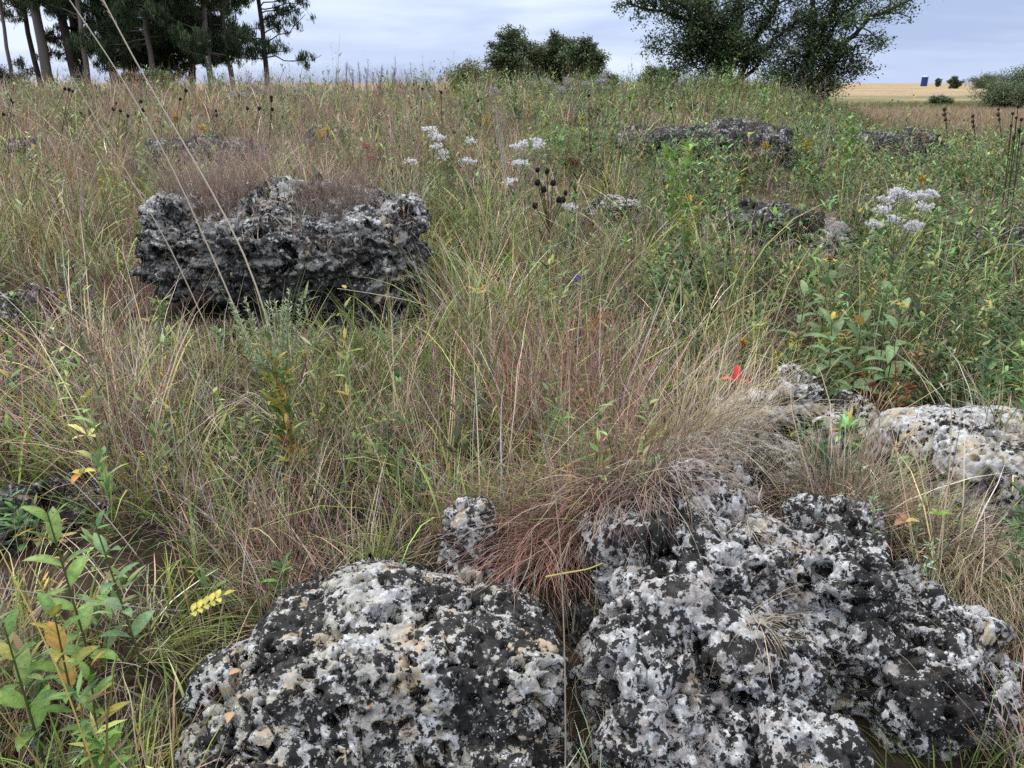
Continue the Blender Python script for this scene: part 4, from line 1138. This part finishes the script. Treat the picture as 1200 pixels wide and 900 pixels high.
for i, (a, b, Y) in enumerate([(1193, 124, 6.5), (1187, 133, 6.5), (1197, 140, 7.)]):
    seed_stalk('tall dark dead stalk with ragged seed head at the right edge', [(a, b), (a - 2, b + 14), (a + 1, b + 28)], Y, .013, a - 5, 'tall dead stalks at the right edge', 'seed_head_stalk', 110 + i, (.04, .03, .03))
for i, (a, b) in enumerate([(1140, 136), (1107, 128), (1170, 128)]):
    seed_stalk('dark bushy dead seed spike in front of the tan field', [(a, b), (a, b + 6), (a + 1, b + 12)], 13, .026, a, 'dark seed spikes before the field', 'seed_spike', 120 + i, (.06, .045, .035))

# small coloured blooms and goldenrods
def bloom(label, px, py, Y, col, r, group=None, name='wildflower', seed=0, k=7, cat='flower'):
    g = np.random.default_rng(seed + 3)
    tip = W(px, py, Y); base = stem_base(tip, g.normal(0, .03), -.03)
    root = thing(name, label, cat, tuple(base), group)
    mb = MB(); tube(mb, stem_curve(base, tip, .05), .0018 * (1 + Y / 8), (.12, .14, .05), 4)
    mb.build('stem', M_LEAF, root, loc=base)
    mb = MB(); n = k * 9
    c = tip + g.normal(0, r * .45, (n, 3)).clip(-r * .7, r * .7) * (.8, .8, 1.1)
    ribbons(mb, c, r * .6, g.uniform(0, 2 * PI, n), np.abs(g.normal(.5, .5, n)), .4, r * .32, pick([col], n, .14, g), None, 2, 'petal', 0)
    mb.build('flower_head', M_LEAF, root, loc=base)
bloom('small violet purple flower in the green grass at centre', 676, 328, 4.6, (.28, .10, .42), .030, seed=1)
bloom('tiny purple flower in the grass left of the big dark boulder', 84, 425, 3.4, (.22, .12, .28), .018, seed=2)
for i, (a, b, Y) in enumerate([(374, 157, 11.5), (384, 154, 11.5), (379, 161, 11.3)]):
    bloom('golden yellow bloom beside the dark little rock', a, b, Y, (.55, .34, .02), .06, 'golden blooms beside the dark little rock', seed=10 + i)
for i, (a, b, Y) in enumerate([(945, 171, 8.5), (897, 172, 8.5), (1080, 210, 7), (806, 178, 9), (682, 140, 13), (570, 142, 13), (238, 152, 11), (207, 140, 12)]):
    bloom('yellow goldenrod tuft among the weeds of the upper slope', a, b, Y, (.42, .29, .03), .05 * Y / 9, 'goldenrods on the upper slope', 'goldenrod', 20 + i)
for i, (a, b, Y) in enumerate([(870, 401, 3.3), (873, 404, 3.3)]):
    bloom('orange yellow small bloom left of the yellow weed', a, b, Y, (.45, .22, .02), .016, 'orange blooms left of the yellow weed', seed=30 + i)
for i, (a, b, Y) in enumerate([(700, 385, 4.0), (707, 378, 4.0), (690, 392, 3.9)]):
    bloom('rusty orange seed spike in the straw grass at centre', a, b, Y, (.36, .17, .04), .05, 'rusty seed spikes at centre', 'seed_spike', 40 + i)
for i, (a, b, Y) in enumerate([(668, 188, 8), (675, 192, 8), (888, 185, 9), (1075, 158, 12), (1085, 162, 11)]):
    bloom('coppery dried weed on the upper slope', a, b, Y, (.24, .145, .09), .06, 'coppery dried weeds', 'dried_weed', 50 + i, cat='plant')
for i, (a, b, Y) in enumerate([(118, 215, 6.5), (119, 225, 6.4), (72, 350, 4.2), (205, 400, 3.8), (358, 415, 3.0)]):
    bloom('yellow orange leaf spike in the grass on the left side', a, b, Y, (.42, .33, .07), .02 * Y / 4, 'yellow spikes left', 'yellow_spike', 60 + i, cat='plant')

# long leaning grass stems
def grass_stem(label, pts, r=.0018, col=(.46, .38, .26), head=0, group='long leaning grass stems', name='grass_stalk', seed=0):
    g = np.random.default_rng(seed)
    P = polyline([W(*p) for p in pts], 14)
    z, _, _ = top_z(P[0][0], P[0][1])
    if name == 'grass_stalk': P[0][2] = min(P[0][2], z)
    base = P[0].copy()
    root = thing(name, label, 'grass stem', tuple(base), group)
    mb = MB(); tube(mb, P, np.linspace(r, r * .55, 14), col, 5); mb.build('stalk', M_DRY, root, loc=base)
    if head:
        mb = MB(); k = 40
        q = 13 - head * 13 * g.random(k); c = np.stack([np.interp(q, np.arange(14), P[:, m]) for m in range(3)], 1)
        d = P[-1] - P[-3]; az = math.atan2(d[1], d[0])
        ribbons(mb, c, .028, az + g.normal(0, .5, k), math.acos(d[2] / np.linalg.norm(d)) + g.normal(0, .25, k), .3, .0035, pick([col], k, .15, g), None, 2, 'leaf', 0)
        mb.build('seed_spike', M_DRY, root, loc=base)
grass_stem('longest pale grass stem leaning left across the dark boulder, upper of two', [(345, 480, 3.3), (290, 300, 3.35), (215, 165, 3.4), (170, 95, 3.4), (108, -25, 3.4)], .0048, (.56, .48, .36), head=.1, seed=1)
grass_stem('pale grass stem leaning left across the dark boulder, lower of two', [(300, 420, 3.6), (262, 330, 3.6), (200, 190, 3.6), (140, 85, 3.6), (76, -8, 3.6)], .0042, (.54, .46, .34), head=.0, seed=2)
grass_stem('thin pale grass stem slanting over the left face of the dark boulder', [(268, 440, 3.7), (200, 290, 3.7), (130, 170, 3.7), (84, 90, 3.7)], .0034, (.5, .44, .33), seed=3)
grass_stem('stiff golden straw stem rising from the bottom left corner', [(112, 905, 1.22), (75, 800, 1.27), (35, 715, 1.33), (0, 645, 1.4)], .0022, (.46, .34, .10), seed=4)
grass_stem('thin grey twig lying level above the bottom left corner', [(-10, 688, 1.5), (80, 700, 1.5), (160, 712, 1.5), (216, 716, 1.55)], .0016, (.30, .26, .23), 0, 'dead twigs', 'dead_twig', 5)
grass_stem('slanting grey dead twig above the yellow compound leaf', [(160, 650, 1.9), (120, 600, 1.95), (78, 558, 2.0)], .002, (.36, .32, .28), 0, 'dead twigs', 'dead_twig', 6)
grass_stem('upright straw stem in front of the gap between the front boulders', [(663, 905, 1.3), (662, 760, 1.36), (655, 600, 1.42), (640, 520, 1.46), (628, 478, 1.46)], .0019, (.36, .31, .22), .15, seed=7)
grass_stem('feathery pale grass head arching over the right dry grass', [(1035, 570, 2.2), (1045, 530, 2.2), (1060, 510, 2.2), (1075, 505, 2.2)], .0016, (.50, .40, .24), .6, seed=8)
grass_stem('bleached bent grass stem lying across the dark boulder foot', [(520, 365, 4.2), (480, 352, 4.2), (430, 343, 4.2), (395, 338, 4.25)], .003, (.5, .45, .36), seed=9)
grass_stem('yellow grass blade lying over the gap between the front boulders', [(640, 676, 1.72), (660, 672, 1.70), (690, 667, 1.70), (706, 660, 1.70)], .003, (.50, .42, .14), seed=10, name='yellow_grass')
grass_stem('grey dead branch arching at the right edge below the shrubs', [(1210, 290, 5.), (1180, 285, 5.), (1150, 298, 5.), (1135, 310, 5.)], .004, (.38, .34, .30), 0, 'dead twigs', 'dead_twig', 11)
grass_stem('upper grey dead branch arching at the right edge', [(1215, 268, 5.1), (1190, 266, 5.1), (1165, 280, 5.1)], .003, (.38, .34, .30), 0, 'dead twigs', 'dead_twig', 12)
for i in range(40):
    px = [403, 408, 412, 420, 430, 445, 452, 458, 462, 470, 478, 484, 490, 398, 440][i % 15] + r_.uniform(-4, 4) if i < 24 else r_.uniform(30, 1000)
    Y = r_.uniform(17, 24); py = r_.uniform(72, 98) if i < 24 else r_.uniform(88, 104)
    x, _, z = W(px, py, Y)
    b = np.array([x + r_.normal(0, .1), Y, h1(x, Y)]); tp = np.array([x, Y, z])
    root = thing('seeding_grass_stalk', 'tall thin seeding grass stem against the sky on the crest', 'grass stem', tuple(b), 'tall seeding grasses on the crest')
    mb = MB(); tube(mb, stem_curve(b, tp, .03), .006, (.20, .18, .15), 3)
    mb.build('stalk', M_DRY, root, loc=b)
    k = 26; q = r_.uniform(.65, 1.02, k)[:, None]; c = b + (tp - b) * q
    mb = MB(); ribbons(mb, c, r_.uniform(.06, .16, k), r_.uniform(0, 2 * PI, k), r_.uniform(.2, 1.1, k), r_.uniform(-.2, .5, k), .009, pick([(.22, .20, .18), (.17, .15, .14)], k), None, 2, 'leaf', 0)
    mb.build('seed_spray', M_DRY, root, loc=b)
for i, (a, b_, Y) in enumerate([(580, 118, 7.4), (584, 130, 7.4), (587, 125, 7.4), (577, 135, 7.3)]):
    grass_stem('bleached grey dead stalk in the bundle at centre', [(592 + i * 2, 212, 7.3), ((a + 592) / 2, 170, Y), (a, b_, Y)], .006, (.40, .35, .30), 0, 'bleached dead stalks at centre', 'dead_stalk', 20 + i)

# tufts one can tell apart
def tuft(label, base, n, rad, h, lean, curl, w, palA, palB, az=None, azs=1.2, seed=0, name='grass_tuft', group='distinct grass tufts', segs=7, wob=.08, flat=.6, mat=None, low=False):
    g = np.random.default_rng(seed + 77)
    base = np.array(base, float)
    tz = (lambda x, y: (h1(x, y), False, 1)) if low else top_z
    z, r, _ = tz(base[0], base[1]); base[2] = z - .01
    r_b = rad * np.sqrt(g.random(n)); a = g.uniform(0, 2 * PI, n)
    B = np.stack([base[0] + r_b * np.cos(a), base[1] + r_b * np.sin(a) * flat, np.full(n, base[2])], 1)
    for i in range(n): B[i, 2] = tz(B[i, 0], B[i, 1])[0] - .008 if abs(tz(B[i, 0], B[i, 1])[0] - base[2]) < .22 else base[2]
    azz = g.normal(az, azs, n) if az is not None else a + g.normal(0, .5, n)
    mb = MB()
    ribbons(mb, B, g.uniform(*h, n), azz, g.uniform(*lean, n), g.uniform(*curl, n), g.uniform(*w, n), pick(palA, n, .2, g), pick(palB, n, .2, g), segs, 'grass', wob)
    o = mb.build(name, mat or M_DRY, loc=base)
    return tag(o, label, 'grass tuft', group)
def at(px, py, Y): p = W(px, py, Y); return (p[0], p[1], 0)
tuft('reddish brown grass tuft arching over the rocks at centre', at(672, 545, 2.16), 1000, .26, (.16, .50), (.1, 1.0), (.3, 1.8), (.0012, .0042), RED[:4] + PINKG + BROWN[:2], PINKG + RED + STRAW[:2] + GREYD[:1], -1.9, 1.5, 1, wob=.17)
tuft('reddish grass drooping down the left of the centre tuft', at(645, 585, 2.04), 420, .13, (.22, .5), (.2, .9), (.9, 2.0), (.0012, .0038), RED + PINKG[:2], RED + PINKG, -2.0, .6, 2, wob=.14)
tuft('straw brown grass drooping down the right of the centre tuft', at(735, 570, 2.06), 520, .14, (.2, .50), (.1, .9), (.9, 2.1), (.0012, .0038), PINKG + BROWN[2:] + GREYD, PINKG + STRAW + RED[:1], -1.4, .8, 3, wob=.15)
tuft('pale straw grass tuft behind the centre reddish tuft', at(785, 490, 2.55), 1100, .34, (.18, .50), (.0, .7), (.3, 1.6), (.0013, .0042), STRAW + PINKG[:2], STRAW, None, 1, 4, wob=.15)
tuft('short grey straw grass covering the flat grey slab', at(860, 545, 2.25), 260, .20, (.07, .18), (.1, 1.0), (.3, 1.5), (.0012, .0024), GREYD + STRAW[:2], STRAW + GREYD, None, 1, 5)
tuft('wiry olive and straw tuft right of the flat grey slab', at(990, 555, 2.2), 520, .20, (.14, .36), (.0, .7), (.2, 1.5), (.0012, .0026), STRAW + BROWN[:2] + [(.2, .2, .08)], STRAW + [(.26, .24, .10)], None, 1, 6)
tuft('dry tangled tuft below the pale right boulder', at(1090, 570, 2.1), 520, .18, (.14, .34), (.1, .9), (.3, 1.7), (.0012, .0026), STRAW + BROWN[:2] + [(.2, .2, .08)], STRAW + [(.26, .24, .10)], -1.3, 1.2, 7)
tuft('straw grass spilling down beside the front right boulder', at(1165, 600, 1.98), 620, .16, (.25, .5), (.3, 1.2), (1.0, 2.2), (.0012, .0028), STRAW + [(.24, .22, .09)], STRAW + [(.30, .26, .11)], -1.7, .7, 8)
tuft('small dry straw tuft growing on top of the front right boulder', at(885, 605, 1.86), 70, .035, (.06, .16), (.2, 1.1), (.8, 2.0), (.0012, .0026), STRAW + GREYD[:1], STRAW, -1.6, .9, 9)
tuft('wispy straw tuft hanging on the face of the front right boulder', at(880, 770, 1.55), 46, .03, (.08, .24), (.4, 1.4), (.6, 1.9), (.001, .002), STRAW, STRAW, -1.4, 1.0, 10)
tuft('green grass tuft at the bottom right corner', (1.03, 1.33, 0), 300, .26, (.12, .30), (.2, 1.1), (.4, 1.5), (.002, .0045), GREEN + DARKF, GREEN, None, 1, 11, mat=M_LEAF, low=True)
tuft('dry grass filling the dark gap between the front boulders', (.19, 1.66, 0), 260, .15, (.08, .24), (.1, 1.1), (.3, 1.6), (.0014, .0034), BROWN + GREYD, GREYD + STRAW[:2], None, 1, 17, flat=1.6, low=True)
tuft('bright green grass blades fanning out left of the small upright stone', at(440, 655, 2.0), 46, .04, (.12, .28), (.2, 1.0), (.3, 1.6), (.003, .006), GREEN[1:], GREEN, None, 1, 12, mat=M_LEAF)
tuft('long green blades sweeping right above the yellow compound leaf', at(150, 660, 1.75), 46, .05, (.25, .5), (.4, 1.0), (.6, 1.6), (.003, .006), GREEN, GREEN[1:], .1, .5, 13, mat=M_LEAF)
tuft('long green grass blades rising from the bottom left corner', at(30, 890, 1.2), 60, .10, (.2, .42), (.2, .9), (.2, 1.3), (.002, .0045), GREEN[:4], GREEN, None, 1, 14, mat=M_LEAF)
tuft('dry grass tuft in the left hollow on top of the big boulder', at(245, 228, 4.95), 900, .32, (.14, .36), (.0, .6), (.1, .9), (.002, .0035), PINKG + BROWN[:1], PINKG, None, 1, 15, wob=.12)
tuft('dry grass tuft in the right hollow on top of the big boulder', at(395, 235, 4.9), 800, .27, (.14, .32), (.0, .6), (.1, 1.1), (.002, .0035), PINKG + GREYD[:2], PINKG + STRAW[:1], -1.57, 1.2, 16, wob=.12)

# fallen leaves on the front left boulder
FL = ['tan fallen leaf on the left shoulder of the front left boulder, upper one', 'tan curled fallen leaf on the left shoulder of the front left boulder, lower one', 'small brown fallen leaf low on the front left boulder']
for i, (a, b_) in enumerate([(268, 790), (277, 802), (272, 835)]):
    p = W(a, b_, 1.5); hit = ROCKBVH.ray_cast(Vector((0, 0, CAM_Z)), Vector(p - np.array([0, 0, CAM_Z])))
    q = np.array(hit[0]) + np.array(hit[1]) * .004 if hit[0] is not None else p
    mb = one_leaf(q, i * 2.1 + .5, 1.25, .034, .02, .9, (.40, .26, .15), .4, 5, 'leaf')
    tag(mb.build('fallen_leaf', M_DRY, loc=q), FL[i], 'fallen leaf', 'fallen leaves on the front left boulder')

# ------------------------------------------------------------------ sky and light
SUN_EL, SUN_AZ = math.radians(52), math.radians(-55)
w = bpy.data.worlds.new('World'); scn.world = w; w.use_nodes = True
nt = w.node_tree; nt.nodes.clear(); L = nt.links.new
out = nt.nodes.new('ShaderNodeOutputWorld'); bg = nd(nt, 'ShaderNodeBackground'); bg.inputs['Strength'].default_value = .1
sky = nd(nt, 'ShaderNodeTexSky', sky_type='NISHITA', sun_disc=False, sun_elevation=SUN_EL, sun_rotation=SUN_AZ)
tc = nd(nt, 'ShaderNodeTexCoord')
sep = nd(nt, 'ShaderNodeSeparateXYZ'); L(tc.outputs['Generated'], sep.inputs[0])
mp = nd(nt, 'ShaderNodeMapping'); mp.inputs['Scale'].default_value = (1.3, 1.3, 10.0); mp.inputs['Location'].default_value = (.35, .1, .2); L(tc.outputs['Generated'], mp.inputs[0])
cn = nd(nt, 'ShaderNodeTexNoise', inp={'Scale': 1.5, 'Detail': 5., 'Roughness': .52, 'Distortion': .3}); L(mp.outputs[0], cn.inputs['Vector'])
cc = ramp(nt, cn.outputs['Fac'], [(.36, (3.9, 4.85, 7.3)), (.50, (5.2, 6.2, 8.6)), (.62, (7.1, 8.0, 9.8))])
# an overcast sky is brighter towards the zenith
zr = nd(nt, 'ShaderNodeMapRange', interpolation_type='SMOOTHSTEP', inp={'From Min': .10, 'From Max': .75, 'To Min': 0.0, 'To Max': 1.0}); L(sep.outputs['Z'], zr.inputs['Value'])
zc = ramp(nt, cn.outputs['Fac'], [(.30, (13.4, 13.8, 14.6)), (.66, (19., 19.4, 20.2))])
mul = nd(nt, 'ShaderNodeMix', data_type='RGBA'); L(zr.outputs[0], mul.inputs[0]); L(cc.outputs[0], mul.inputs[6]); L(zc.outputs[0], mul.inputs[7])
mxs = nd(nt, 'ShaderNodeMix', data_type='RGBA'); mxs.inputs[0].default_value = .9
L(sky.outputs[0], mxs.inputs[6]); L(mul.outputs[2], mxs.inputs[7]); L(mxs.outputs[2], bg.inputs['Color']); L(bg.outputs[0], out.inputs[0])
sl = bpy.data.lights.new('sun', 'SUN'); sl.energy = 1.5; sl.angle = math.radians(11); sl.color = (1, .96, .90)
so = bpy.data.objects.new('sun', sl); COL.objects.link(so)
sd = Vector((math.sin(SUN_AZ) * math.cos(SUN_EL), math.cos(SUN_AZ) * math.cos(SUN_EL), math.sin(SUN_EL)))
so.rotation_euler = sd.to_track_quat('Z', 'Y').to_euler(); so.location = (0, 0, 20)

scn.view_settings.view_transform = 'Standard'; scn.view_settings.look = 'None'
scn.view_settings.exposure = 0.26; scn.view_settings.gamma = 1
scn.render.engine = 'CYCLES'
scn.cycles.use_denoising = False
scn.cycles.max_bounces = 5; scn.cycles.diffuse_bounces = 2; scn.cycles.transmission_bounces = 4; scn.cycles.glossy_bounces = 2
scn.render.use_persistent_data = False
